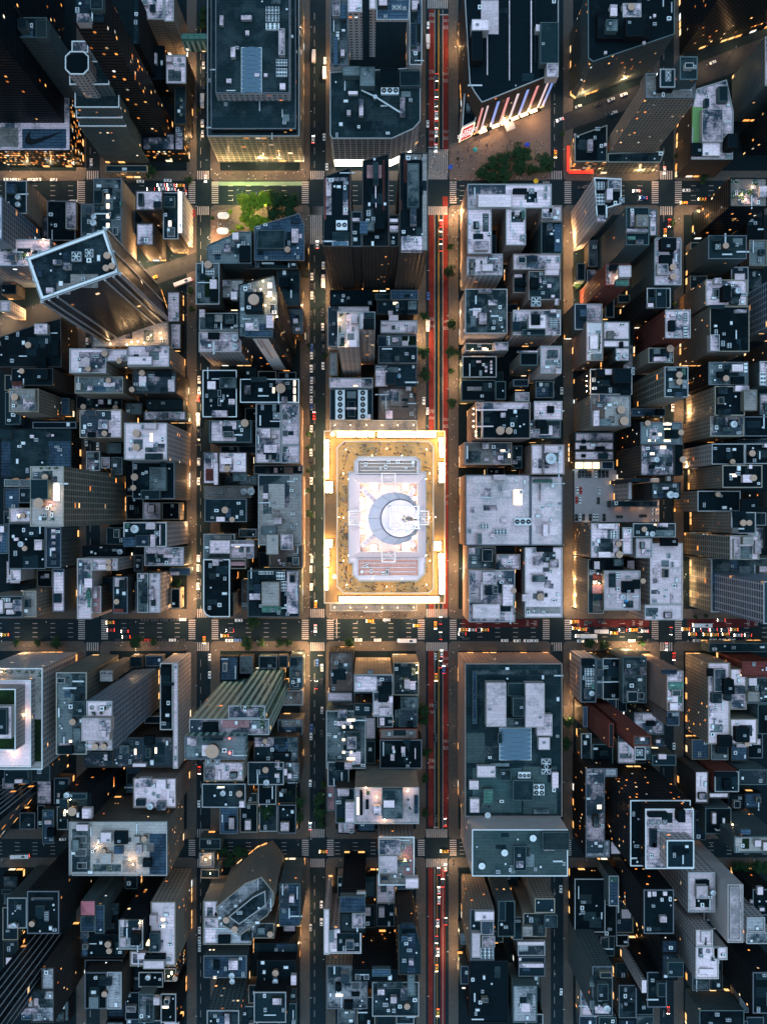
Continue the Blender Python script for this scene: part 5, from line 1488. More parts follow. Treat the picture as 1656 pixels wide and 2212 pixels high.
def W(x0, y0, x1, y1):
    """survey rectangle on the ground -> metres (xmin, ymin, xmax, ymax)"""
    a, b = P('n', x0, y1), P('n', x1, y0)
    return a[0], a[1], b[0], b[1]


STREETS = {'narrow far-left street': (281, 326), 'narrow left street': (641, 686), 'street left of the glowing tower': (1010, 1062),
           'red-lane street': (1388, 1462), 'narrow right street': (1795, 1836), 'narrow far-right street': (2150, 2196)}
AVES = {'plaza avenue': (588, 668), 'wide avenue': (2018, 2091), 'bottom avenue': (2736, 2797)}
SX = list(STREETS.values())
AY = list(AVES.values())
xs = [-700] + [v for a in SX for v in a] + [2560, 2610, 3300]
ys = [-900] + [v for a in AY for v in a] + [4300]
for i in range(0, len(xs), 2):
    for j in range(0, len(ys), 2):
        x0, y0, x1, y1 = W(xs[i], ys[j], xs[i + 1], ys[j + 1])
        poly = []
        r = 3.0
        for (cx, cy, a0) in ((x0 + r, y0 + r, 180), (x1 - r, y0 + r, 270), (x1 - r, y1 - r, 0), (x0 + r, y1 - r, 90)):
            for k in range(5):
                a = math.radians(a0 + 22.5 * k)
                poly.append((cx + r * math.cos(a), cy + r * math.sin(a)))
        m = MB()
        m.prism(poly, 0, .13)
        tag(m.build('pavement', M_PAVE), kind='structure')
        # the yards inside the block are darker than the pavement
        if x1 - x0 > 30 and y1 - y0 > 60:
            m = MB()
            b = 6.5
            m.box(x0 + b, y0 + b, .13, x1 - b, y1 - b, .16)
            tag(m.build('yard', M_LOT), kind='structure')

# the diagonal avenue crosses the blocks as its own strip
M_ASPH2 = plain('diagonal_asphalt', (.024, .027, .032), .8, vary=.35, scale=.35)


def strip(name, pts, mat, z=.14):
    m = MB()
    m.prism(ccw([P('n', *p) for p in pts]), 0.132, z + .05)
    return tag(m.build(name, mat), kind='structure')


strip('diagonal_road', [(-30, 1040), (640, 822), (640, 880), (-30, 1118)], M_ASPH2)
strip('diagonal_road', [(1838, 370), (2560, 95), (2560, 178), (1838, 428)], M_ASPH2)
M_PLAZA = plain('plaza_paving', (.13, .095, .082), .85, vary=.3, scale=.6)
strip('plaza', [(1466, 470), (1560, 440), (1794, 350), (1794, 586), (1466, 586)], M_PLAZA)
strip('plaza', [(690, 690), (785, 670), (985, 672), (1006, 800), (985, 690), (800, 760), (690, 800)], M_PLAZA)
strip('car_park', [(1872, 1532), (2148, 1532), (2148, 1702), (1872, 1702)], plain('car_park_concrete', (.40, .36, .38), .85, vary=.2, scale=.3))


def mark(name, rects, mat=M_PAINT, z=.006):
    m = MB()
    for r in rects:
        x0, y0, x1, y1 = W(*r)
        m.quad([(x0, y0, z), (x1, y0, z), (x1, y1, z), (x0, y1, z)])
    return tag(m.build(name, mat), kind='structure')


def zebra(x0, y0, x1, y1, along):
    rs = []
    if along == 'v':        # bars run up the sheet
        n = max(4, int((x1 - x0) / 6.2))
        for i in range(n):
            a = x0 + (x1 - x0) * i / n
            rs.append((a, y0, a + (x1 - x0) / n * .55, y1))
    else:
        n = max(4, int((y1 - y0) / 6.2))
        for i in range(n):
            a = y0 + (y1 - y0) * i / n
            rs.append((x0, a, x1, a + (y1 - y0) / n * .55))
    return mark('crosswalk', rs, z=.012)


for (a, b) in SX:
    for (c, d) in AY:
        zebra(a + 2, c - 32, b - 2, c - 4, 'v')
        zebra(a + 2, d + 4, b - 2, d + 32, 'v')
        zebra(a - 26, c + 3, a - 4, d - 3, 'h')
        zebra(b + 4, c + 3, b + 26, d - 3, 'h')
zebra(1394, -10, 1462, 26, 'v')
zebra(1398, 486, 1462, 572, 'v')
zebra(1012, 672, 1052, 795, 'v')
mark('bus_lane', [(1398, 28, 1415, 478), (1398, 700, 1415, 2012), (1396, 2120, 1413, 2700), (1396, 2830, 1411, 3400)], M_BUSRED)
mark('bus_lane', [(1444, 48, 1461, 490), (1443, 640, 1460, 2005), (1444, 2120, 1461, 2700), (1436, 2830, 1451, 3400)], M_BUSRED)
mark('bus_lane', [(1506, 2020, 1756, 2045), (1864, 2020, 2116, 2045), (2240, 2018, 2470, 2045)], plain('worn_red_lane', (.065, .014, .016), .8, vary=.6, scale=.15))
mark('bike_lane', [(690, 591, 985, 604)], M_BIKE, z=.01)
for x in (1416, 1442.5):
    mark('lane_line', [(x, 30, x + 1.5, 480), (x, 700, x + 1.5, 2010), (x, 2118, x + 1.5, 2705), (x, 2830, x + 1.5, 3400)], z=.009)
mark('centre_line', [(1428, 30, 1429.4, 484), (1430.6, 30, 1432, 484), (1428, 690, 1429.4, 2010), (1430.6, 690, 1432, 2010),
                     (1428, 2118, 1429.4, 2705), (1430.6, 2118, 1432, 2705), (1424, 2830, 1425.4, 3400)], M_YPAINT, z=.009)
mark('stop_line', [(1431, 45, 1461, 48), (1396, 478, 1430, 481), (1036, 2136, 1052, 2139), (1096, 2018, 1099, 2082), (1396, 2697, 1430, 2700), (252, 588, 255, 660), (600, 600, 603, 660)])
for (a, b) in SX:
    if (a, b) == (1388, 1462):
        continue
    w = b - a
    mark('lane_line', [(a + w * .28, y, a + w * .28 + 1.2, y + 22) for y in range(40, 3400, 44) if all(not (c - 40 < y < d + 30) for c, d in AY)])
for nm, (c, d) in AVES.items():
    rs = []
    for fy in (.2, .4, .6, .8):
        for x in range(-10, 2560, 58):
            if all(not (a - 40 < x < b + 20) for a, b in SX):
                rs.append((x, c + (d - c) * fy, x + 16, c + (d - c) * fy + 1.6))
    mark('lane_line', rs, z=.010)


def words(txt, x, y, size, rz, mat=M_PAINT, z=.02, stretch=1.7, rx=0.0, parent=None, name='lettering', kind='structure', extrude=0.0):
    c = bpy.data.curves.new(name, 'FONT')
    c.body = txt
    c.align_x = 'CENTER'
    c.align_y = 'CENTER'
    c.size = size
    c.extrude = extrude
    c.space_line = .8
    c.materials.append(mat)
    o = bpy.data.objects.new(name, c)
    COL.objects.link(o)
    o.location = (x, y, z)
    o.rotation_euler = (rx, 0, rz)
    o.scale = (1, stretch, 1)
    TEXTS.append((o, parent, kind))
    return o


TEXTS = []


def finish_texts():
    dg = bpy.context.evaluated_depsgraph_get()
    for o, parent, kind in TEXTS:
        me = bpy.data.meshes.new_from_object(o.evaluated_get(dg))
        n = put(o.name, me, parent, o.location.copy())
        n.rotation_euler = o.rotation_euler.copy()
        n.scale = o.scale.copy()
        if kind and not parent:
            n['kind'] = kind
        bpy.data.objects.remove(o)


for y in (46, 232, 430, 1040, 1340, 1700, 2300, 2480):
    x_, y_ = P('n', 1406.5, y)
    words('BUS', x_, y_, 1.9, math.pi)
    x_, y_ = P('n', 1406.5, y + 22)
    words('ONLY', x_, y_, 1.5, math.pi)
for y in (88, 262, 450, 1070, 1390, 1640, 2170, 2440):
    x_, y_ = P('n', 1452.5, y)
    words('BUS', x_, y_, 1.9, 0)
    x_, y_ = P('n', 1452.5, y - 22)
    words('ONLY', x_, y_, 1.5, 0)
for x in (1735, 1900, 2080, 2455):
    x_, y_ = P('n', x, 2032)
    words('BUS', x_ + 2, y_, 1.9, math.pi / 2)
    words('ONLY', x_ - 3, y_, 1.5, math.pi / 2)

# ------------------------------------------------------------------ vehicles
PAINTS = {'w': ('white', (.72, .72, .73)), 'y': ('yellow', (.80, .36, .02)), 'k': ('black', (.018, .02, .024)), 's': ('silver', (.38, .40, .42)),
          'r': ('red', (.50, .03, .02)), 'b': ('blue', (.03, .10, .32)), 'o': ('orange', (.75, .2, .03))}
M_TYRE = plain('tyre', (.015, .015, .015), .9)
M_WIND = plain('car_glass', (.012, .016, .02), .1)
M_HEAD = plain('headlight', (1, 1, .9), .3, emit=(1, .88, .70), strength=16)
M_TAIL = plain('tail_light', (1, .05, .03), .3, emit=(1, .04, .02), strength=6)
CARP = {}


def car_protos():
    for k, (nm, col) in PAINTS.items():
        paint = plain('car_paint_' + nm, col, .35, vary=.06)
        b = MB()
        prof = [(-2.3, .35), (-2.3, .85), (-2.15, .95), (-1.2, 1.0), (1.0, 1.0), (2.1, .82), (2.3, .6), (2.3, .35)]
        for i in range(len(prof) - 1):
            (x0, z0), (x1, z1) = prof[i], prof[i + 1]
            w0 = .9 if abs(x0) < 2.2 else .78
            w1 = .9 if abs(x1) < 2.2 else .78
            b.quad([(x0, -w0, z0), (x0, w0, z0), (x1, w1, z1), (x1, -w1, z1)])
        for sgn in (-1, 1):
            b.quad([(x, sgn * (.9 if abs(x) < 2.2 else .78), z) for x, z in (prof if sgn > 0 else prof[::-1])])
        # roof panel on its pillars
        b.quad([(-.95, -.68, 1.46), (.35, -.68, 1.46), (.35, .68, 1.46), (-.95, .68, 1.46)])
        for sgn in (-1, 1):
            b.bar((.35, sgn * .66, 1.44), (1.05, sgn * .8, 1.0), .05)
            b.bar((-.95, sgn * .66, 1.44), (-1.6, sgn * .8, 1.0), .05)
        if k == 'y':
            b.box(-.5, -.2, 1.47, -.2, .2, 1.62)
        c = MB()
        lo = [(-1.6, -.8), (1.05, -.8), (1.05, .8), (-1.6, .8)]
        hi = [(-.95, -.66), (.35, -.66), (.35, .66), (-.95, .66)]
        for i in range(4):
            j = (i + 1) % 4
            c.quad([(*lo[i], 1.0), (*lo[j], 1.0), (*hi[j], 1.44), (*hi[i], 1.44)])
        w = MB()
        w.cyl(0, 0, .33, -.12, .12, 12)
        wm = w.mesh('wheel', [M_TYRE])
        CARP[k] = (b.mesh('body', [paint]), c.mesh('cabin_glass', [M_WIND]), wm)


car_protos()
hl = MB()
hl.box(-.06, -.2, -.09, .06, .2, .09, bottom=True)
HEAD = hl.mesh('headlight', [M_HEAD])
TAIL = HEAD.copy()
TAIL.materials[0] = M_TAIL


def truck_protos():
    out = {}
    paint = plain('truck_paint', (.66, .64, .65), .5, vary=.08)
    for nm, L, hgt in (('truck', 8.5, 3.2), ('bus', 12.2, 3.1), ('long_truck', 13.5, 3.5)):
        b = MB()
        if nm == 'bus':
            b.box(-L / 2, -1.27, .4, L / 2, 1.27, hgt)
            c = MB()
            c.box(-L / 2 + .2, -1.29, 1.5, L / 2 - .1, -1.272, 2.6, bottom=True)
            c.box(-L / 2 + .2, 1.272, 1.5, L / 2 - .1, 1.29, 2.6, bottom=True)
            c.box(L / 2 + .002, -1.15, 1.3, L / 2 + .02, 1.15, 2.8, bottom=True)
            c.box(-3.5, -.6, hgt + .003, -1.5, .6, hgt + .3)
            out[nm] = (b.mesh('body', [paint]), c.mesh('windows', [M_WIND]))
        else:
            b.box(-L / 2, -1.25, .8, L / 2 - 2.6, 1.25, hgt)
            b.box(L / 2 - 2.3, -1.1, .5, L / 2 - .3, 1.1, 2.5)
            b.box(L / 2 - .3, -1.0, .5, L / 2 + .3, 1.0, 1.5)
            c = MB()
            c.quad([(L / 2 - .29, -.95, 1.55), (L / 2 - .29, .95, 1.55), (L / 2 - .75, .9, 2.52), (L / 2 - .75, -.9, 2.52)])
            out[nm] = (b.mesh('body', [paint]), c.mesh('windscreen', [M_WIND]))
    return out


TRUCKS = truck_protos()
VEH = '''
a|50,1172,hw 105,1172,hw 150,1172,hk 205,1172,hw 245,1172,hw 352,1172,hw 482,1314,hw 855,1184,hk 916,1184,hw 1094,1178,hw 1052,1208,hW 1115,1208,hS 1176,1210,hY 1062,1233,hW 1122,1235,hW 1190,1247,hK 1195,1264,hw 985,1234,hK 597,1058,vw 1328,427,vw 1328,372,vk 1328,482,vk 1328,560,vk 1322,660,vt 1322,805,vw 1322,872,vw 1342,1165,vW 1265,1390,vr
b|390,370,vt 462,395,vw 460,480,vt 386,910,vW 458,893,vw 475,1087,vw 413,1597,vW 1135,165,vw 1133,275,vt 1192,505,vK 1190,610,vK 1187,672,vK 1188,750,vW 1188,812,vK 1132,808,vw 1188,868,vW 1185,965,vW 1217,1460,vR 1217,1535,vK 1217,1615,vK
c|638,650,ds 548,683,dk 720,618,dw 655,735,ds 620,740,dk 425,695,ds 305,780,dW 275,1005,vY 803,1245,hW 848,1290,hB 445,1225,hk 1128,1242,hw 1190,1242,hk 1112,1322,hY 1230,1300,hY 1300,408,dw 985,1110,vW 990,1515,vY 1018,1455,vR
d|1195,187,dT 570,570,vw 1300,820,vw 1300,890,vw 1295,940,vr 1296,1080,vt 1296,1165,vk 1296,1225,vk 1297,1355,vw 1296,1483,vw 640,1255,vw 565,1230,vw 1005,155,dY
e|452,75,vw 378,147,vw 452,180,vt 378,215,vk 378,270,vw 445,380,vk 375,395,vk 448,475,vw 450,545,vk 376,610,vb 452,612,vk 376,662,vw 374,748,vw 450,730,vw 376,825,vw 374,885,vw 374,948,vw 375,995,vb 392,1055,vR 374,1140,vw 372,1295,vw 374,1350,vk 374,1480,vw 1135,275,vb 1132,460,vt 1106,958,vw 1130,1025,vw
f|316,893,vw 1038,1003,vw 432,1437,vk 455,1437,vk 478,1437,vk 500,1437,vk 540,1437,vw 563,1437,vk 588,1437,vk 612,1437,vk 418,1543,vw 440,1543,vr 562,1545,vw 413,1605,vr 435,1608,vw 555,1610,vk 925,1625,hw
g|1295,330,vw 1293,392,vw 1295,450,vk 1293,512,vw 1295,570,vk 1333,862,vY 1368,975,vw 1366,1030,vk 1368,1090,vw 720,747,hY 725,797,hR 815,805,hK 825,840,hK 945,730,hk 1010,730,hk 1070,730,hk 1135,730,hk 1192,728,hw 965,862,hr 1060,862,hk 1125,862,hw 1185,862,hk 1557,733,hw 1500,800,hK 1467,833,hY 1495,864,hw 1550,862,hb 35,827,hY 775,862,hk
h|755,738,hY 865,730,hw 1062,768,hY 680,861,hw 805,862,hw 998,865,hT 1362,795,hY 1424,795,hS 1504,795,hY 1357,823,hK 1383,852,hk 1632,865,hw 400,785,vW 402,628,vY 372,290,vk 378,335,vw 372,400,vw 372,450,vk 374,515,vw 1182,765,vY 1216,735,vK 1215,835,vK 1223,950,vW 1182,970,vs 1215,1020,vK 1236,1055,vB 1186,1105,vY 412,1010,vb 443,1042,vw 405,1155,vK 441,1135,vk 443,1320,vs 375,1435,vb 372,1490,vw 440,1470,vk 1184,1285,vk 1185,1500,vk
i|25,866,hw 92,866,hw 140,866,hw 400,742,hY 487,748,hk 578,742,hk 410,785,hY 453,792,hY 575,805,ht 475,835,hl 440,868,hw 525,868,hw 657,815,hY 715,797,hK 783,795,hY 857,803,hW 772,866,hw 897,862,hk 1125,790,hY 1200,797,hK 1245,795,hK 1305,795,hK 1380,797,hK 1440,793,hY 1230,765,hT 1355,732,hK 1170,823,hY 1262,825,hY 1313,827,hY 1385,823,hY 1465,830,hW 1195,865,hs 1250,866,hk 1302,862,hw 1362,862,hw 1425,862,hw 1530,830,hK 1525,858,hk 1027,803,vK 257,915,vk 998,905,vW 1047,970,vR 1047,1555,vw 412,62,vk 435,62,vw 458,62,vk 502,62,vk 525,62,vw 545,62,vw 593,62,vk 692,57,hk 846,52,hk 925,13,hw 925,37,hw 925,80,hw
j|1300,55,vR 1298,275,vw 1302,1100,vw 1302,1165,vw 1302,1217,vw 135,613,hT 410,505,hw
k|367,140,vw 367,420,vW 440,930,vw 440,1045,vw 370,1080,vs 1187,370,vk 1245,395,vK 1205,715,vK 1205,838,vW 1205,905,vW 1197,1050,vW 1190,1160,vK 1198,1240,vW 1190,1345,vY 1247,690,vW 1230,790,vK 1250,1040,vK 1198,1635,vY 452,585,hY 1240,583,hY
l|310,830,vw 312,1500,vw 1010,1620,vR
'''
VLIST = []
for line in VEH.strip().splitlines():
    sh, items = line.split('|')
    for it in items.split():
        x, y, c = it.split(',')
        ox, oy, k = SHEET[sh]
        nx, ny = ox + float(x) / k, oy + float(y) / k
        VLIST.append((nx, ny, c[0], c[1]))


def road_of(nx, ny):
    if 1872 < nx < 2148 and 1532 < ny < 1702:
        return 'open car park', 'v'
    for nm, (c, d) in AVES.items():
        if c - 30 <= ny <= d + 14:
            return nm, 'h'
    for nm, (a, b) in STREETS.items():
        if a - 25 <= nx <= b + 20:
            return nm, 'v'
    return 'diagonal road' if ny < 1200 else 'back lane', 'h'


byroad = {}
for v in VLIST:
    byroad.setdefault(road_of(v[0], v[1]), []).append(v)
for (road, axis), vs in byroad.items():
    vs.sort(key=lambda v: (v[1], v[0]) if axis == 'v' else (v[0], v[1]))
    for i, (nx, ny, o, c) in enumerate(vs):
        moving = c.isupper() or c == 'l'
        X, Y = P('n', nx, ny)
        z = .15 if road in ('open car park', 'diagonal road', 'back lane') else .03
        if o == 'h':
            rz = 0 if R.random() < .0 else math.pi          # the wide avenue runs one way
        elif o == 'v':
            rz = math.pi / 2 if nx > (1430 if 1380 < nx < 1470 else 1e9) else -math.pi / 2
            if nx < 1100 and road == 'street left of the glowing tower':
                rz = math.pi / 2
        else:
            rz = math.radians(200)
        rz += R.uniform(-.03, .03)
        place = '%s vehicle from the %s on the %s' % (ordinal(i + 1), 'top' if axis == 'v' else 'left', road)
        if c in 'tTl':
            nm = {'t': 'truck', 'T': 'bus', 'l': 'long_truck'}[c]
            t = empty('parked_truck' if nm != 'bus' else 'city_bus', (X, Y, z))
            b_, w_ = TRUCKS[nm]
            put('body', b_, t)
            put('windscreen' if nm != 'bus' else 'side_windows', w_, t)
            half = {'truck': 4.6, 'bus': 6.12, 'long_truck': 7.1}[nm]
            tag(t, 'white %s, %s' % ({'truck': 'box truck', 'bus': 'bus', 'long_truck': 'long trailer truck'}[nm], place), 'bus' if nm == 'bus' else 'truck', 'trucks and buses')
        else:
            k = c.lower()
            t = empty('taxi' if k == 'y' else 'car', (X, Y, z))
            b_, g_, wm = CARP[k]
            put('body', b_, t)
            put('cabin_glass', g_, t)
            for wx in (-1.4, 1.4):
                for wy in (-.82, .82):
                    w = put('wheel', wm, t, (wx, wy, .33))
                    w.rotation_euler = (math.pi / 2, 0, 0)
            half = 2.32
            s = R.uniform(.97, 1.1)
            t.scale = (s, s, s)
            tag(t, '%s %s, %s' % (PAINTS[k][0], 'taxi' if k == 'y' else 'car', place), 'taxi' if k == 'y' else 'car', 'cars and taxis')
        t.rotation_euler = (0, 0, rz)
        if moving:
            for sy in (-.6, .6):
                put('headlight', HEAD, t, (half, sy, .72))
                put('tail_light', TAIL, t, (-half, sy, .8))

# ------------------------------------------------------------------ trees
M_LEAF = plain('lamplit_leaves', (.15, .23, .018), .7, vary=.5, scale=1.2)  # yellow-green foliage, brightened in colour for the lamplight on the park trees
M_LEAF2 = plain('unlit_leaves', (.016, .04, .016), .75, vary=.5, scale=1.2)  # foliage darkened in colour for the trees out of that lamplight
M_BARK = plain('bark', (.09, .065, .05), .9)


def crown_mesh(seed, mat):
    r = random.Random(seed)
    m = MB()
    lobes = []
    for i in range(11):
        a = r.uniform(0, 2 * math.pi)
        d = r.uniform(.1, .68)
        lobes.append((math.cos(a) * d, math.sin(a) * d, r.uniform(.35, 1.05), r.uniform(.26, .46)))
    for (lx, ly, lz, lr) in lobes:
        for _ in range(115):
            v = Vector((r.gauss(0, 1), r.gauss(0, 1), r.gauss(0, .8))).normalized() * lr * r.uniform(.55, 1.08)
            c = Vector((lx, ly, lz)) + v
            n = (v.normalized() + Vector((r.uniform(-.6, .6), r.uniform(-.6, .6), r.uniform(0, .8)))).normalized()
            s = r.uniform(.035, .075)
            w = n.orthogonal().normalized() * s
            w2 = n.cross(w).normalized() * s * r.uniform(.6, 1.2)
            m.quad([c - w - w2, c + w - w2, c + w * .8 + w2, c - w * .8 + w2])
    return m.mesh('crown', [mat])


def trunk_mesh(seed):
    r = random.Random(seed)
    m = MB()
    m.cyl(0, 0, .05, -1.0, .1, 8, r2=.035)
    for i in range(5):
        a = i * 1.26 + r.random()
        m.bar((0, 0, r.uniform(-.2, .1)), (math.cos(a) * .45, math.sin(a) * .45, r.uniform(.4, .8)), .016)
    return m.mesh('trunk', [M_BARK])


CROWNS = [crown_mesh(s, M_LEAF) for s in range(5)]
CROWNS2 = [crown_mesh(s + 20, M_LEAF2) for s in range(4)]
TRUNKS = [trunk_mesh(s) for s in range(3)]
TREES = '''
a|1320,60,26 1320,110,28 1318,160,26 970,1112,48 1230,1168,28 1295,712,15 1600,1312,78 1622,1440,62 1385,1420,16 1500,1380,18 1560,1480,24 1515,1510,18
b|30,1300,60 90,1290,50 160,1290,62 235,1310,60 130,1380,55 50,1430,50 225,1385,48 1278,1605,25 1500,1120,52 1560,1070,56 1625,1040,55 1640,1130,60 1560,1160,48 1330,1030,12
c|30,990,60 90,1010,50 50,1090,60 120,1100,40 205,1050,60 235,1080,40 325,870,18 1060,1010,16 1240,1160,30 1040,1450,26
d|1243,235,24 1250,360,22
e|1275,112,38 1115,400,36 1285,460,36 1112,642,46 1288,640,42 1112,785,45 1285,765,22 1290,965,36 355,1175,20 352,1262,18 355,1415,18 352,1545,20 355,595,16 465,665,20
f|420,205,26 1060,320,16
g|885,880,44 1605,890,46 1640,748,46 240,880,26 365,882,40 100,880,28 1000,875,26 1155,500,40 1160,580,36
h|360,42,28 615,883,36 50,882,30 165,882,28 222,882,28 1110,1320,44 1112,1390,38 1125,1600,32
i|505,890,36 600,890,38 840,880,26 360,1400,40 355,1540,44 1195,712,16 1262,708,16 1420,1160,14
j|1500,250,24 1450,590,40 1500,650,44 1560,600,46 1590,690,44 800,182,18
k|235,200,52 285,260,50 225,320,52 290,370,48 150,260,48 80,330,50 430,250,46 430,345,48 440,415,34 1120,340,28 1120,110,30 455,150,26
l|1520,700,44 1600,700,50 1460,690,40 1656,690,44
'''
tl = []
for line in TREES.strip().splitlines():
    sh, items = line.split('|')
    for it in items.split():
        x, y, r = map(float, it.split(','))
        tl.append((sh, x, y, r))
tcount = {}
tree_rows = []
for i, (sh, x, y, r) in enumerate(tl):
    h = max(5, min(13, r * .2))
    X, Y = P(sh, x, y, h)
    rm = r * S * (1 - h / H) / 2 / .82
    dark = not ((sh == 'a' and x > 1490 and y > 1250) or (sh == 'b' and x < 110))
    t = empty('park_tree' if (sh in 'ab' and y > 1000 and r > 40) or r > 38 else 'street_tree', (X, Y, .14))
    hz = max(rm * .75, 2.2)
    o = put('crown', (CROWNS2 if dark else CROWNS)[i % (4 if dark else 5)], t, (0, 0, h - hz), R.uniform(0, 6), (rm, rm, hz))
    put('trunk', TRUNKS[i % 3], t, (0, 0, h - hz), 0, (rm, rm, max(hz, h - hz)))
    ox, oy, k = SHEET[sh]
    tree_rows.append((t, ox + x / k, oy + y / k, r, dark))
keyed = {}
for q in tree_rows:
    keyed.setdefault(cell(q[1], q[2]), []).append(q)
for key, qs in keyed.items():
    qs.sort(key=lambda q: (q[2], q[1]))
    for i, (t, nx, ny, r, dark) in enumerate(qs):
        lab = '%s %s tree, %s tree from the top in the %s %s blocks' % ('large' if r > 40 else 'small', 'dark' if dark else 'bright green', ordinal(i + 1), RNAME[key[1]], CNAME[key[0]])
        tag(t, lab, 'tree', 'street and park trees')

# ------------------------------------------------------------------ street lamps
LP = 360
pole = MB()
pole.cyl(0, 0, .13, 0, 8.2, 8, 0, r2=.08)
pole.bar((0, 0, 8.1), (1.9, 0, 8.7), .06)
POLE = pole.mesh('pole', [M_DARK])
hd = MB()
hd.box(-.55, -.2, 0, .55, .2, .16, 0)
hd.quad([(-.45, -.15, -.01), (-.45, .15, -.01), (.45, .15, -.01), (.45, -.15, -.01)], 1)
LHEAD = hd.mesh('lamp_head', [M_GREY, M_LAMP])
LAMP_SPOTS = []


def street_lamp(nx, ny, rz, power=1.0, col=(1, .50, .17)):
    X, Y = P('n', nx, ny)
    t = empty('street_lamp', (X, Y, .13))
    t.rotation_euler = (0, 0, rz)
    put('pole', POLE, t)
    put('lamp_head', LHEAD, t, (2.2, 0, 8.6))
    lamp_light('lamp_light', (2.2, 0, 8.3), LP * power, col, .35, t)
    tag(t, 'slim dark street lamp with a warm glowing head at the kerb', 'street lamp', 'street lamps')


RL = random.Random(3)
for nm, (a, b) in STREETS.items():
    y = -20
    side = 0
    while y < 3360:
        if all(not (c - 12 < y < d + 12) for c, d in AY):
            dim = (1.0 if y < 2100 else .35) * (1.25 if a in (1010, 1388) else .6)
            lcol = (1, .58, .30) if a in (1010, 1388) else (1, .40, .09)
            if side:
                street_lamp(a - 5, y, 0, dim * RL.choice([.15, .5, 1.0, 1.9]), lcol)
            else:
                street_lamp(b + 5, y, math.pi, dim * RL.choice([.15, .5, 1.0, 1.9]), lcol)
        side ^= 1
        y += RL.uniform(112, 150)
for nm, (c, d) in AVES.items():
    x = 20
    side = 0
    while x < 2500:
        if all(not (a - 10 < x < b + 10) for a, b in SX):
            k = .55 if c < 2500 else .2
            if side:
                street_lamp(x, c - 5, -math.pi / 2, k * RL.choice([.6, 1.0, 1.2]), (1, .55, .24))
            else:
                street_lamp(x, d + 5, math.pi / 2, k * RL.choice([.6, 1.0, 1.2]), (1, .55, .24))
        side ^= 1
        x += RL.uniform(116, 150)
HOT = '''998,2125,5 999,2160,5 1000,2200,5 973,2112,3 2022,2108,5 2055,2108,4 1990,2108,2.5 1847,1966,4 1848,1940,2 1852,1806,2 1848,1880,2 1870,930,3 1862,975,2
625,1290,2.5 630,1330,3 628,1385,2 633,1830,3 633,1900,2.5 633,1960,4 600,1996,4 633,1690,1.5 618,230,3 616,290,3 622,360,2 1063,250,3 1066,215,2 1480,130,2 1478,160,2 1566,438,3 1640,415,2.5 1722,385,2.5
2017,278,4 2040,262,3 1900,318,3 1478,722,5 1478,700,4 1480,860,2 1484,1260,3 1482,1200,2 1373,1088,4 1374,1110,2 1003,1003,3 1060,990,2 1066,960,2 948,2812,5 925,2810,3 996,2958,3 994,3064,2.5 1478,2806,3 1490,3030,2 1488,3110,2.5
30,1036,3 125,1000,2.5 75,1022,4 170,985,4 230,962,4 290,940,4 12,1060,4 480,880,4 560,850,5 610,835,4 470,872,5 500,858,4 540,850,3 690,775,4 700,790,3 2487,95,6 2222,1890,1.8 2224,1860,1.2 2226,1925,1.4 2227,1513,2.2 2217,1330,1.8 2215,1360,1.6 1878,845,3 1850,2290,2 1855,2330,2 840,536,2 872,536,2 903,536,2
640,452,2 55,562,2.5 110,560,2.5 180,562,2.5 245,556,2.5 258,470,2 262,430,2 1497,1015,1.5 2420,70,2 2380,180,2 2300,225,1.5 705,560,2 760,562,2 980,572,2 1000,1870,1.5 1488,1620,1.5 1490,1860,3 1488,1840,2 1470,1960,2 640,1560,1.5 2100,2110,2 1066,1400,5 1068,1470,5 1066,1560,5 1068,1640,5 1066,1760,5 1068,1840,5 1066,1930,5 1384,1400,5 1384,1480,5 1384,1560,5 1384,1650,5 1384,1760,5 1384,1850,5 1384,1950,5 1100,2012,2.5 1170,2014,3 1250,2014,3 1330,2014,2.5 1004,1440,1.5 1004,1600,1.5 1004,1760,1.5 1004,1900,1.5 720,2112,2 760,2114,2 870,2108,2
445,2108,1.5 100,2110,1.5 1860,560,2 1845,760,2 1852,800,2 2210,730,2 2240,690,2 1180,2105,2 1240,2105,2 1055,1700,1 2140,570,2 1955,560,2 2080,565,2'''
for it in HOT.split():
    nx, ny, p = map(float, it.split(','))
    street_lamp(nx, ny, RL.uniform(0, 6.28), p * 4.2, (1, .58, .27))  # the rows beside the glowing tower are added to spread its golden glow
# lamps under the park trees
for (nx, ny, p) in ((775, 640, 16), (800, 665, 20), (835, 650, 10), (800, 715, 10), (860, 690, 5), (1600, 545, .5), (1740, 520, .8)):
    street_lamp(nx, ny, 1.0, p, (1, .86, .30))

# ------------------------------------------------------------------ people far below: a crowd nobody could count
M_SKIN = plain('skin', (.42, .26, .19), .7)
M_CL = [plain('clothes_white', (.6, .6, .62), .9), plain('clothes_dark', (.03, .035, .05), .9), plain('clothes_blue', (.05, .12, .3), .9), plain('clothes_red', (.4, .06, .05), .9)]


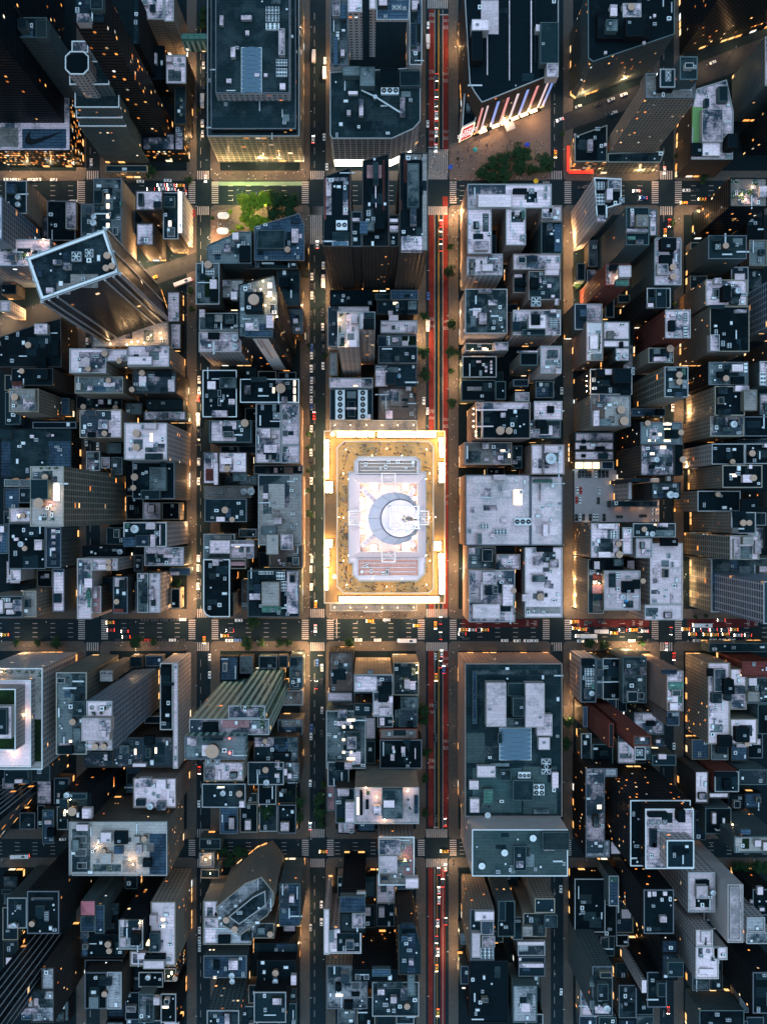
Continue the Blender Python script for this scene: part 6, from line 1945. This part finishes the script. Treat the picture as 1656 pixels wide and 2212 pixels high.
def person_at(m, x, y, z, r):
    a = r.uniform(0, 6.28)
    mi = r.choices([1, 2, 3, 4], [5, 4, 2, 1])[0]
    ca, sa = math.cos(a), math.sin(a)
    for s in (-.11, .11):
        m.cyl(x - sa * s, y + ca * s, .09, z, z + .85, 6, 2, r2=.11)
        m.cyl(x - sa * s * 2.4, y + ca * s * 2.4, .06, z + .75, z + 1.42, 6, mi)
    m.cyl(x, y, .19, z + .82, z + 1.25, 8, mi, r2=.25)
    m.cyl(x, y, .25, z + 1.25, z + 1.48, 8, mi, r2=.1)
    m.cyl(x, y, .07, z + 1.48, z + 1.56, 6, 0)
    m.cyl(x, y, .07, z + 1.54, z + 1.66, 8, 0, r2=.12)
    m.cyl(x, y, .12, z + 1.66, z + 1.79, 8, 2, r2=.04)


rc = random.Random(11)
m = MB()
zones = [((1466, 455, 1790, 590), 210), ((1466, 590, 1496, 900), 40), ((1400, 486, 1462, 572), 26), ((690, 560, 1000, 586), 46), ((690, 700, 760, 780), 36), ((985, 690, 1006, 800), 14),
         ((1060, 2000, 1385, 2016), 40), ((1466, 1100, 1495, 2000), 60), ((1352, 1080, 1386, 1400), 40), ((985, 1000, 1008, 1990), 46), ((1466, 2094, 1496, 2600), 30), ((1840, 2092, 2148, 2118), 30),
         ((604, 250, 640, 580), 30), ((604, 1250, 640, 2000), 46), ((1350, 260, 1386, 560), 30), ((590, 900, 640, 1080), 26), ((330, 2094, 640, 2118), 26), ((1012, 2022, 1034, 2088), 10)]
for (x0, y0, x1, y1), n in zones:
    for _ in range(n):
        X, Y = P('n', rc.uniform(x0, x1), rc.uniform(y0, y1))
        person_at(m, X, Y, .14, rc)
tag(m.build('crowd', [M_SKIN] + M_CL), kind='stuff')

# ------------------------------------------------------------------ the floodlit tower
E = empty('skyscraper', (0, 0, 0))
tag(E, 'glowing floodlit tower with a gold lit ledge and a ringed mast at the centre', 'skyscraper')
M_STONE = plain('limestone', (.46, .42, .37), .8, vary=.12)
M_LAV = plain('pale_metal_cladding', (.86, .72, .77), .6, 0, vary=.08)
M_FLOOD = plain('floodlight_glow', (1, .85, .5), .4, emit=(1, .70, .30), strength=34)
M_RAIL = plain('steel_rail', (.55, .54, .58), .4, .5)


def zp(x, y, h):
    return P('z', x, y, h)


def zpoly(h, *p):
    return ccw([zp(p[i], p[i + 1], h) for i in range(0, len(p), 2)])


class EB:
    sheet = 'z'


def tier(name, poly, z0, z1, wall, roof, rail=1.2):
    m = MB()
    u = 0
    for i in range(len(poly)):
        a, c = poly[i], poly[(i + 1) % len(poly)]
        L = math.hypot(c[0] - a[0], c[1] - a[1])
        m.quad([(*a, z0), (*c, z0), (*c, z1), (*a, z1)], 0, [(u, z0), (u + L, z0), (u + L, z1), (u, z1)])
        u += L
    m.build(name, [wall], E)
    m = MB()
    m.cap(poly, z1)
    m.build('roof', [roof], E)
    if rail:
        m = MB()
        m.ring(poly, .5, z1, z1 + rail)
        m.build('parapet', M_STONE, E)


pod = [zp(250, 66, 24), zp(1188, 2122, 24)]
tier('podium_wall', ccw(rect(pod[0][0], pod[1][1], pod[1][0], pod[0][1])), 0, 24, wall_mat('T2'), roof_mat('b'))
for (x, y) in [(300 + i * 170, 118) for i in range(6)] + [(300 + i * 170, 2085) for i in range(6)] + [(255, 300 + i * 300) for i in range(6)] + [(1180, 300 + i * 300) for i in range(6)]:
    X, Y = zp(x, y, 28)
    put('lamp', BULB, E, (X, Y, 27), 0, (.6, .6, .6))
    lamp_light('podium_fill_light', (X, Y, 28.5), 420, (1, .62, .22), .4, E)  # lamps added on the podium roof to stand in for the tower's glow
mq = MB()
a, c = zp(565, 2085, 9), zp(855, 2135, 9)
mq.prism(ccw([(a[0], a[1]), (c[0], a[1]), (c[0] - 3, c[1]), (a[0] + 3, c[1])]), 7.6, 8.6, bottom=True)
mq.build('entrance_canopy', M_WHITE, E)
led = zpoly(250, 185, 180, 1490, 180, 1490, 2040, 185, 2040)
tier('shaft_wall', led, 24, 250, wall_mat('T2'), plain('ledge_paving', (.20, .14, .09), .8, vary=.2), 1.1)
body = zpoly(297, 398, 290, 1312, 290, 1366, 350, 1366, 1880, 1310, 1932, 398, 1932, 322, 1860, 322, 360)
tier('crown_wall', body, 250, 297, plain('flood_stone', (.56, .50, .42), .8), plain('deck_paving', (.40, .27, .13), .85, vary=.3, scale=.8), 1.5)
octo = zpoly(309, 555, 455, 1175, 455, 1228, 510, 1228, 618, 1285, 618, 1285, 1612, 1275, 1612, 1275, 1722, 1190, 1802, 560, 1802, 490, 1732, 490, 1612, 445, 1612, 445, 618, 505, 618, 505, 508)
tier('observatory_wall', octo, 297, 309, M_LAV, M_LAV, .8)
for nm, r, mat in (('plant_deck', (545, 495, 1192, 645), plain('plant_deck_brown', (.34, .27, .24), .8)), ('lower_deck', (545, 1556, 1205, 1745), plain('pink_deck', (.62, .34, .30), .8))):
    p, q = zp(r[0], r[3], 309), zp(r[2], r[1], 309)
    m = MB()
    m.box(p[0], p[1], 309.02, q[0], q[1], 309.15)
    m.build(nm, mat, E)
    m = MB()
    m.ring(rect(p[0], p[1], q[0], q[1]), .25, 309.15, 310.3)
    m.build('railing', M_RAIL, E)
    for i in range(7):
        x, y = rc.uniform(p[0] + 1, q[0] - 1), rc.uniform(p[1] + .6, q[1] - .6)
        put('air_handler', UNIT['air_handler'], E, (x, y, 309.2), rc.choice([0, 1.57]), (rc.uniform(1, 2.4), rc.uniform(.7, 1.2), 2))
    for i in range(3):
        m = MB()
        y = p[1] + (q[1] - p[1]) * (.25 + .25 * i)
        m.bar((p[0] + 1, y, 310), (q[0] - 1, y, 310), .1)
        m.build('pipe', M_RAIL, E)
cb = zpoly(313, 452, 655, 1280, 655, 1280, 1545, 452, 1545)
inn = zpoly(317, 575, 745, 1190, 745, 1190, 1480, 575, 1480)
m = MB()
for i in range(4):
    j = (i + 1) % 4
    m.quad([(*cb[i], 309.1), (*cb[j], 309.1), (*cb[j], 312), (*cb[i], 312)])
    m.quad([(*cb[i], 312), (*cb[j], 312), (*inn[j], 317), (*inn[i], 317)])
    m.quad([(*inn[j], 317), (*inn[j], 312.5), (*inn[i], 312.5), (*inn[i], 317)])
m.cap(inn, 312.5)
m.build('mast_base', M_LAV, E)


def frame_bridge(x0, y0, x1, y1, h):
    p, q = zp(x0, y1, h), zp(x1, y0, h)
    m = MB()
    c = rect(p[0], p[1], q[0], q[1])
    n = 5
    for i in range(4):
        a, b = c[i], c[(i + 1) % 4]
        m.bar((*a, h), (*b, h), .16)
    for i in range(1, n):
        t = i / n
        y = p[1] + (q[1] - p[1]) * t
        m.bar((p[0], y, h), (q[0], y, h), .07)
    m.bar((*c[0], h), ((p[0] + q[0]) / 2, (p[1] + q[1]) / 2, h), .08)
    m.bar((*c[1], h), ((p[0] + q[0]) / 2, (p[1] + q[1]) / 2, h), .08)
    for v in c:
        m.bar((*v, 312), (*v, h), .12)
    m.build('lattice_gantry', M_WHITE, E)


frame_bridge(808, 640, 952, 872, 319)
frame_bridge(808, 1392, 952, 1592, 319)
frame_bridge(1180, 1045, 1310, 1190, 319)
frame_bridge(452, 1045, 585, 1190, 319)
dx, dy = zp(945, 1125, 344)
rr = 285 / 3.302 * S * (1 - 344 / H)
m = MB()
m.cyl(dx, dy, rr * .78, 312.5, 326, 40, 0, r2=rr * .86, top=False)
m.cyl(dx, dy, rr * .86, 326, 341, 40, 0, r2=rr * .98, top=False)
m.cyl(dx, dy, rr * .98, 341, 343, 40, 0, r2=rr, top=False)
ix, iy = zp(1000, 1125, 346)
ri = 212 / 3.302 * S * (1 - 346 / H)
n = 40
for i in range(n):
    a, b = 2 * math.pi * i / n, 2 * math.pi * (i + 1) / n
    m.quad([(dx + rr * math.cos(a), dy + rr * math.sin(a), 343), (dx + rr * math.cos(b), dy + rr * math.sin(b), 343),
            (ix + ri * math.cos(b), iy + ri * math.sin(b), 346), (ix + ri * math.cos(a), iy + ri * math.sin(a), 346)])
m.build('mast_drum', M_LAV, E)
m = MB()
m.cyl(ix, iy, ri * .99, 345.5, 348, 40, 0, r2=ri * .93)
m.build('mast_dome', plain('dome_metal', (.74, .64, .72), .5, .3, vary=.1), E)
for i in range(12):
    a = 2 * math.pi * i / 12
    m = MB()
    m.bar((dx + rr * math.cos(a), dy + rr * math.sin(a), 343.1), (ix + ri * math.cos(a), iy + ri * math.sin(a), 346.1), .05)
    m.build('drum_seam', M_GREY, E)
for sx, sy in ((590, 800), (1160, 805), (590, 1425), (1160, 1430)):
    p = zp(sx, sy, 318)
    d = Vector((dx - p[0], dy - p[1]))
    d.normalize()
    e = Vector((dx, dy)) - d * rr * .72
    t = Vector((-d.y, d.x)) * .9
    m = MB()
    poly = ccw([(p[0] + t.x, p[1] + t.y), (p[0] - t.x, p[1] - t.y), (e.x - t.x * .8, e.y - t.y * .8), (e.x + t.x * .8, e.y + t.y * .8)])
    m.prism(poly, 312.5, 319)
    for i in range(5):
        f = .1 + i * .17
        c = (p[0] + (e.x - p[0]) * f, p[1] + (e.y - p[1]) * f)
        m.prism(ccw([(c[0] + t.x * .7 + d.x * .5, c[1] + t.y * .7 + d.y * .5), (c[0] - t.x * .7 + d.x * .5, c[1] - t.y * .7 + d.y * .5),
                     (c[0] - t.x * .7 - d.x * .5, c[1] - t.y * .7 - d.y * .5), (c[0] + t.x * .7 - d.x * .5, c[1] + t.y * .7 - d.y * .5)]), 319, 319.6 + i * .9)
    m.build('mast_wing', M_LAV, E)
for i in range(10):
    a = 2 * math.pi * i / 10
    p = zp(865 + 520 * math.cos(a), 1110 + 700 * math.sin(a), 325)
    o = put('lamp', BULB, E, (p[0], p[1], 324), 0, (.4, .4, .4))
    lamp_light('mast_fill_light', (p[0], p[1], 325.5), 750, (1, .80, .62), .5, E)  # lamps added round the mast to brighten the drum and roofs
# antenna cage
p, q = zp(905, 1240, 368), zp(1215, 990, 368)
m = MB()
c = rect(p[0], p[1], q[0], q[1])
for z in (350, 359, 368):
    for i in range(4):
        m.bar((*c[i], z), (*c[(i + 1) % 4], z), .12)
for v in c:
    m.bar((*v, 347), (*v, 368), .16)
for i in range(1, 4):
    f = i / 4
    m.bar((p[0] + (q[0] - p[0]) * f, p[1], 368), (p[0] + (q[0] - p[0]) * f, q[1], 368), .07)
    m.bar((p[0], p[1] + (q[1] - p[1]) * f, 368), (q[0], p[1] + (q[1] - p[1]) * f, 368), .07)
m.build('antenna_cage', M_RAIL, E)
ax, ay = (p[0] + q[0]) / 2 + .6, (p[1] + q[1]) / 2 - .3
m = MB()
m.cyl(ax, ay, 1.1, 347, 385, 12, 0, r2=.7)
m.cyl(ax, ay, .6, 385, 425, 10, 0, r2=.3)
m.cyl(ax, ay, .22, 425, 446, 8, 0, r2=.08)
m.build('antenna_mast', plain('antenna_grey', (.25, .30, .36), .5, .3), E)
for i in range(16):
    a = rc.uniform(0, 6.28)
    z = rc.uniform(352, 372)
    d = rc.uniform(1.2, 4.0)
    m = MB()
    m.box(-.35, -.35, 0, .35, .35, 1.6)
    m.build('antenna_panel', M_WHITE, E, (ax + math.cos(a) * d, ay + math.sin(a) * d, z))
for i in range(8):
    a = i * .8
    put('lamp', BULB, E, (ax + math.cos(a) * rc.uniform(1, 3.4), ay + math.sin(a) * rc.uniform(1, 3.4), 368.3), 0, (.9, .9, .9))
    lamp_light('cage_fill_light', (ax + math.cos(a) * 5.2, ay + math.sin(a) * 5.2, 362), 380, (1, .80, .68), .4, E)  # lights added outside the cage bulbs to brighten drum and dome
fl = MB()
fl.box(-.5, -.5, 0, .5, .5, .5, 0)
fl.quad([(-.42, -.42, .505), (.42, -.42, .505), (.42, .42, .505), (-.42, .42, .505)], 1)
FL = fl.mesh('floodlight', [M_GREY, M_FLOOD])


def flood(x0, y0, x1, y1, n, w, h=250):
    for i in range(n):
        f = (i + .5) / n
        X, Y = zp(x0 + (x1 - x0) * f, y0 + (y1 - y0) * f, h + 1)
        k = S * (1 - h / H) / 3.302
        L = math.hypot(x1 - x0, y1 - y0) / n * k * .97
        hor = abs(x1 - x0) > abs(y1 - y0)
        put('floodlight', FL, E, (X, Y, h + .05), 0, (L if hor else w, w if hor else L, 1.6))
        if i % 2 == 0:
            lamp_light('flood_light', (X, Y, h + 2.2), 1300, (1, .56, .14), .5, E)


flood(320, 218, 730, 218, 6, 2.3)
flood(760, 218, 1390, 218, 9, 2.5)
flood(345, 1998, 1430, 1998, 16, 2.4)
flood(218, 275, 208, 700, 6, 1.9)
flood(235, 725, 235, 850, 2, 3.6)
flood(232, 1350, 232, 1440, 2, 3.6)
flood(212, 1450, 212, 1640, 3, 2.4)
flood(212, 1660, 212, 1900, 4, 1.5)
flood(1440, 250, 1455, 470, 4, 1.8)
flood(1455, 520, 1455, 740, 4, 2.8)
flood(1410, 1370, 1410, 1470, 2, 3.2)
flood(1445, 1500, 1455, 1940, 8, 2.3)
for (x, y, w) in ((735, 785, 3.0), (690, 785, 2), (1065, 790, 3.2), (590, 920, 2.4), (590, 1000, 3.0), (590, 1190, 2.4), (600, 1270, 2.2), (720, 1448, 3.2), (1070, 1430, 4.0), (1165, 910, 2.0), (1160, 1330, 1.8)):
    X, Y = zp(x, y, 318)
    put('floodlight', FL, E, (X, Y, 312.6), 0, (w * .75, w * .75, 2))
    lamp_light('flood_light', (X, Y, 316.0), 150, (1, .70, .36), .6, E)
for (x, y) in ((275, 212), (300, 1755)):
    X, Y = zp(x, y, 252)
    m = MB()
    m.cyl(0, 0, 1.1, 0, 1.5, 16, r2=.9)
    m.build('white_dome', M_WHITE, E, (X, Y, 250))
for (x, y) in ((1145, 520), (593, 1700)):
    X, Y = zp(x, y, 311)
    m = MB()
    m.cyl(0, 0, .75, 0, 1.5, 16, r2=.6)
    m.build('white_dome', M_WHITE, E, (X, Y, 309.2))
for (x, y) in ((420, 380), (860, 370), (1290, 380), (395, 640), (395, 1115), (395, 1580), (1325, 640), (1325, 1115), (1325, 1580), (430, 1840), (860, 1860), (1290, 1840)):
    X, Y = zp(x, y, 303)
    put('lamp', BULB, E, (X, Y, 302.5), 0, (.5, .5, .5))
    lamp_light('deck_fill_light', (X, Y, 303.5), 620, (1, .62, .22), .4, E)  # lamps added round the deck to give it the golden cast of the glow
# visitors on the deck
m = MB()
ins = inset(body, 1.0)
out = inset(octo, -.6)
k = 0
while k < 420:
    X, Y = zp(rc.uniform(330, 1360), rc.uniform(295, 1925), 297)
    if inside((X, Y), ins) and not inside((X, Y), out):
        sc = [w for w in ins]
        d = min(abs(X - w[0]) + abs(Y - w[1]) for w in sc)
        person_at(m, X, Y, 297, rc)
        k += 1
tag(m.build('visitor_crowd', [M_SKIN] + M_CL), kind='stuff')

# ------------------------------------------------------------------ signs, bridge and other single things
# footbridge
p, q = P('a', 1182, 262, 45), P('a', 1358, 212, 45)
t = empty('footbridge')
tag(t, 'green glazed footbridge joining two buildings across the narrow street', 'footbridge')
m = MB()
m.box(p[0], p[1], 29, q[0], q[1], 44, 0, 1, bottom=True)
m.build('glazed_wall', [wall_mat('N2'), roof_mat('v')], t)
m = MB()
cy = (p[1] + q[1]) / 2
for i in range(5):
    a0, a1 = math.pi * i / 5, math.pi * (i + 1) / 5
    rr2 = (q[1] - p[1]) / 2
    m.quad([(p[0], cy + rr2 * math.cos(a0), 44.05 + 2.4 * math.sin(a0)), (p[0], cy + rr2 * math.cos(a1), 44.05 + 2.4 * math.sin(a1)),
            (q[0], cy + rr2 * math.cos(a1), 44.05 + 2.4 * math.sin(a1)), (q[0], cy + rr2 * math.cos(a0), 44.05 + 2.4 * math.sin(a0))])
m.build('vaulted_roof', M_COPPER, t)


def find(lab):
    return next(B for B in BLDS if B.label.startswith(lab))


# tick mark on the low store's roof
B = find('low store with a lit amber')
pts = [(205, 848), (180, 872), (164, 900), (162, 920), (172, 936), (192, 943), (222, 940), (268, 924), (330, 896), (416, 850),
       (330, 878), (262, 897), (228, 905), (206, 903), (196, 890), (196, 872)]
m = MB()
m.cap(ccw([P('a', x, y, 31.3) for x, y in pts]), 31.35)
m.build('tick_mark', plain('tick_paint', (.012, .014, .018), .7), B.root)
# billboard of the white corner building
B = find('small white corner building')
p, q = P('b', 1355, 832, 28), P('b', 1440, 792, 28)
d = Vector((q[0] - p[0], q[1] - p[1]))
L = d.length
d.normalize()
nrm = Vector((d.y, -d.x))
ang = math.atan2(d.y, d.x)
m = MB()
m.box(-L / 2, -.5, 4, L / 2, -.15, 27.5, 0, bottom=True)
o = m.build('billboard_frame', plain('billboard_trim', (.75, .70, .55), .5, emit=(1, .85, .5), strength=.9), B.root, ((p[0] + q[0]) / 2, (p[1] + q[1]) / 2, 0))
o.rotation_euler = (0, 0, ang)
m = MB()
m.box(-L / 2 + .7, -.62, 5, L / 2 - .7, -.505, 26.6, 0, bottom=True)
o2 = m.build('billboard_panel', plain('billboard_red', (.30, .02, .03), .5, emit=(.55, .03, .04), strength=.35), o)
w = words("THE\nWORLD'S\nLARGEST\nSTORE", 0, -.64, 3.3, 0, plain('billboard_letters', (.8, .75, .75), .5, emit=(1, .9, .9), strength=.7), 15.5, 1.35, math.pi / 2, o, 'billboard_lettering', None)
# coloured light strips of the great store
B = find('great black roofed store')
p, q = P('n', 1570, 335, 55), P('n', 1820, 235, 55)
d = Vector((q[0] - p[0], q[1] - p[1]))
ang = math.atan2(d.y, d.x)
cols = {'r': (1, .22, .20), 'w': (1, .72, .78), 'b': (.10, .30, 1)}
for f, c, w in ((.03, 'r', 1.6), (.10, 'w', 1.4), (.24, 'b', 2.2), (.37, 'r', 2.2), (.50, 'w', 2.0), (.63, 'b', 2.2), (.76, 'r', 2.2), (.90, 'w', 1.8), (.97, 'b', 2.0)):
    c_ = (p[0] + d.x * f, p[1] + d.y * f)
    m = MB()
    m.box(-w * .36, -.5, 5, w * .36, -.05, 46, bottom=True)
    o = m.build('light_strip', plain('strip_' + c, (.6, .6, .6), .6, emit=cols[c], strength=.24), B.root, (c_[0], c_[1], 0))
    o.rotation_euler = (0, 0, ang)
for f in (.12, .3, .43, .57, .7, .83):
    c_ = (p[0] + d.x * f, p[1] + d.y * f)
    m = MB()
    m.box(-2.6, -2.2, 4.2, 2.6, -.05, 4.8, bottom=True)
    o = m.build('lit_canopy', plain('canopy_glow', (.8, .6, .4), .5, emit=(1, .62, .28), strength=1.3), B.root, (c_[0], c_[1], 0))
    o.rotation_euler = (0, 0, ang)
c_ = (p[0] + d.x * .47, p[1] + d.y * .47)
m = MB()
m.box(-3.2, -7.5, 4.5, 3.2, -2.3, 5.2, bottom=True)
o = m.build('entrance_canopy', M_GREY, B.root, (c_[0], c_[1], 0))
o.rotation_euler = (0, 0, ang)
# shop fronts of the curved glass mall
B = find('curved blue glass mall')
M_SHOPW = plain('white_shopfront_glow', (.9, .9, .85), .4, emit=(1, .86, .68), strength=2.6)
q_ = B.polys[0]
for i in range(len(q_)):
    a, c = Vector(q_[i]), Vector(q_[(i + 1) % len(q_)])
    mid = (a + c) / 2
    dd = (c - a).normalized()
    nn = Vector((dd.y, -dd.x))
    if nn.y < -.3 and (c - a).length > 8:
        m = MB()
        e = nn * .25
        m.quad([(*(a + e), 1), (*(c + e), 1), (*(c + e), 13), (*(a + e), 13)])
        m.quad([(*(a + e), 13), (*(c + e), 13), (*c, 13), (*a, 13)])
        m.build('lit_shopfront', M_SHOPW, B.root)
# long lit billboard facing the crossing
B = find('white windowed building behind')
p, q = P('a', 1163, 1515, 38), P('a', 1186, 1250, 38)
m = MB()
m.box(p[0], p[1], 34.5, q[0], q[1], 38, 0, 1, bottom=True)
o = m.build('billboard', [M_WHITE, plain('billboard_glow', (1, .9, .8), .5, emit=(1, .86, .66), strength=2.4)])
tag(o, 'long narrow billboard glowing white on the roof edge above the crossing', 'billboard')
# sign stripe of the tall hotel
B = find('tall hotel with a wide white')
a, c = P('n', 824, 1100, 131), P('n', 874, 1100, 131)
y_ = min(v[1] for v in B.polys[0])
m = MB()
m.box(a[0], y_ - .35, 8, c[0], y_ - .02, 131, bottom=True)
m.build('sign_stripe', M_WHITE, B.root)
m = MB()
for i in range(22):
    z = 128 - i * 3.2
    for kx in (.32, .52):
        if kx > .4 or i < 9:
            x = a[0] + (c[0] - a[0]) * kx
            m.box(x - .7, y_ - .42, z - 1.0, x - .1, y_ - .36, z + 1.0, bottom=True)
            m.box(x + .2, y_ - .42, z - 1.0, x + .5, y_ - .36, z + .3, bottom=True)
m.build('sign_strokes', plain('sign_brown', (.30, .12, .07), .7), B.root)
# white rim and corner fins of the tilted slab
B = find('tall tilted slab')
q_ = B.polys[0]
m = MB()
m.ring(inset(q_, -.4), 1.15, 148.2, 149.6)
m.build('white_rim', M_WHITE, B.root)
for i in range(4):
    a, c = Vector(q_[i]), Vector(q_[(i + 1) % 4])
    d = (c - a).normalized()
    nn = Vector((d.y, -d.x))
    for f in ((0.012, .09, .2, .8, .91, .988) if i % 2 == 0 else (.012, .5, .988)):
        p = a + (c - a) * f + nn * .35
        m = MB()
        e, g_ = d * .55, nn * .33
        m.prism(ccw([tuple(p - e - g_), tuple(p + e - g_), tuple(p + e + g_), tuple(p - e + g_)]), 18, 148)
        m.build('white_fin', M_STEEL, B.root)
# red neon at the corner building
B = find('low black roofed corner building')
for (a, c) in (((400, 890), (400, 1056)), ((400, 1056), (560, 1056))):
    a, c = P('c', *a, 21), P('c', *c, 21)
    dd = Vector((c[0] - a[0], c[1] - a[1])).normalized()
    nn = Vector((dd.y, -dd.x))
    if nn.x > .5 or nn.y > .5:
        nn = -nn
    m = MB()
    m.bar((a[0] + nn.x * .5, a[1] + nn.y * .5, 3.5), (c[0] + nn.x * .5, c[1] + nn.y * .5, 3.5), .9)
    m.build('red_sign_band', plain('red_neon', (1, .05, .03), .4, emit=(1, .03, .02), strength=.6), B.root)
# park kiosks
for i, (x, y) in enumerate(((1455, 1402), (1452, 1502))):
    X, Y = P('a', x, y, 4)
    t = empty('kiosk', (X, Y, .15))
    m = MB()
    poly = []
    for s in (1, -1):
        for k in range(9):
            a = -math.pi / 2 + math.pi * k / 8
            poly.append((s * (1.8 + 2.1 * math.cos(a)), s * 2.1 * math.sin(a)))
    m.prism(poly, 3.0, 3.6, bottom=True)
    m.ring([(px * .7, py * .7) for px, py in poly], .3, 3.6, 3.9)
    m.build('canopy', M_WHITE, t)
    m = MB()
    m.prism([(px * .75, py * .75) for px, py in poly], 0, 2.99, top=False)
    m.build('counter', M_GREY, t)
    tag(t, 'oval white kiosk by the small park, %s of the two' % ('upper' if i == 0 else 'lower'), 'kiosk', 'park kiosks')
# parasols
for i, (sh, x, y, col, lab) in enumerate((('b', 1280, 1086, (.03, .08, .35), 'dark blue parasol at the edge of the plaza crossing'), ('b', 1442, 973, (.03, .22, .22), 'round teal parasol on the plaza near the great store'),
                                     ('c', 92, 940, (.03, .06, .4), 'blue parasol on the plaza above the dark park trees'), ('c', 135, 1102, (.75, .42, .04), 'yellow parasol among the plaza park tables'), ('c', 150, 1178, (.75, .42, .04), 'yellow parasol at the lower edge of the dark plaza trees'))):
    X, Y = P(sh, x, y, 2.5)
    t = empty('parasol', (X, Y, .15))
    m = MB()
    m.cone(0, 0, 1.7, 2.2, 2.9, 10)
    m.build('canopy', plain('parasol_%d' % i, col, .8), t)
    m = MB()
    m.cyl(0, 0, .04, 0, 2.3, 6)
    m.build('pole', M_DARK, t)
    tag(t, lab, 'parasol', 'plaza parasols')

# ------------------------------------------------------------------ camera and light
cam = bpy.data.cameras.new('camera')
cam.sensor_fit = 'HORIZONTAL'
cam.sensor_width = 36
cam.lens = 36 * H / (2500 * S)
cam.shift_x = (1250 - NX) / 2500
cam.shift_y = (NY - 1669.5) / 2500
cam.clip_end = 5000
co = bpy.data.objects.new('camera', cam)
COL.objects.link(co)
co.location = (0, 0, H)
scene.camera = co

w = bpy.data.worlds.new('World')
scene.world = w
w.use_nodes = True
nt = w.node_tree
bg = nt.nodes['Background']
sky = nt.nodes.new('ShaderNodeTexSky')
sky.sky_type = 'NISHITA'
sky.sun_disc = False
sky.sun_elevation = math.radians(2.5)
sky.ozone_density = 4.0
sky.sun_rotation = math.radians(250)
nt.links.new(sky.outputs[0], bg.inputs[0])
bg.inputs[1].default_value = SKY_STRENGTH
sun = bpy.data.lights.new('sun', 'SUN')
sun.energy = SUN_ENERGY
sun.angle = math.radians(95)
sun.color = (.49, .77, 1.0)
so = bpy.data.objects.new('sun', sun)
COL.objects.link(so)
so.rotation_euler = (math.radians(-2), 0, 0)
finish_texts()
vs = scene.view_settings
vs.view_transform = 'Standard'
vs.look = 'None'
vs.exposure = EXPOSURE
vs.gamma = 1
scene.render.engine = 'CYCLES'
cy = scene.cycles
cy.use_denoising = True
cy.use_light_tree = True
cy.max_bounces = 5
cy.diffuse_bounces = 2
cy.glossy_bounces = 2
cy.transmission_bounces = 2
cy.sample_clamp_indirect = 4
cy.caustics_reflective = False
cy.caustics_refractive = False
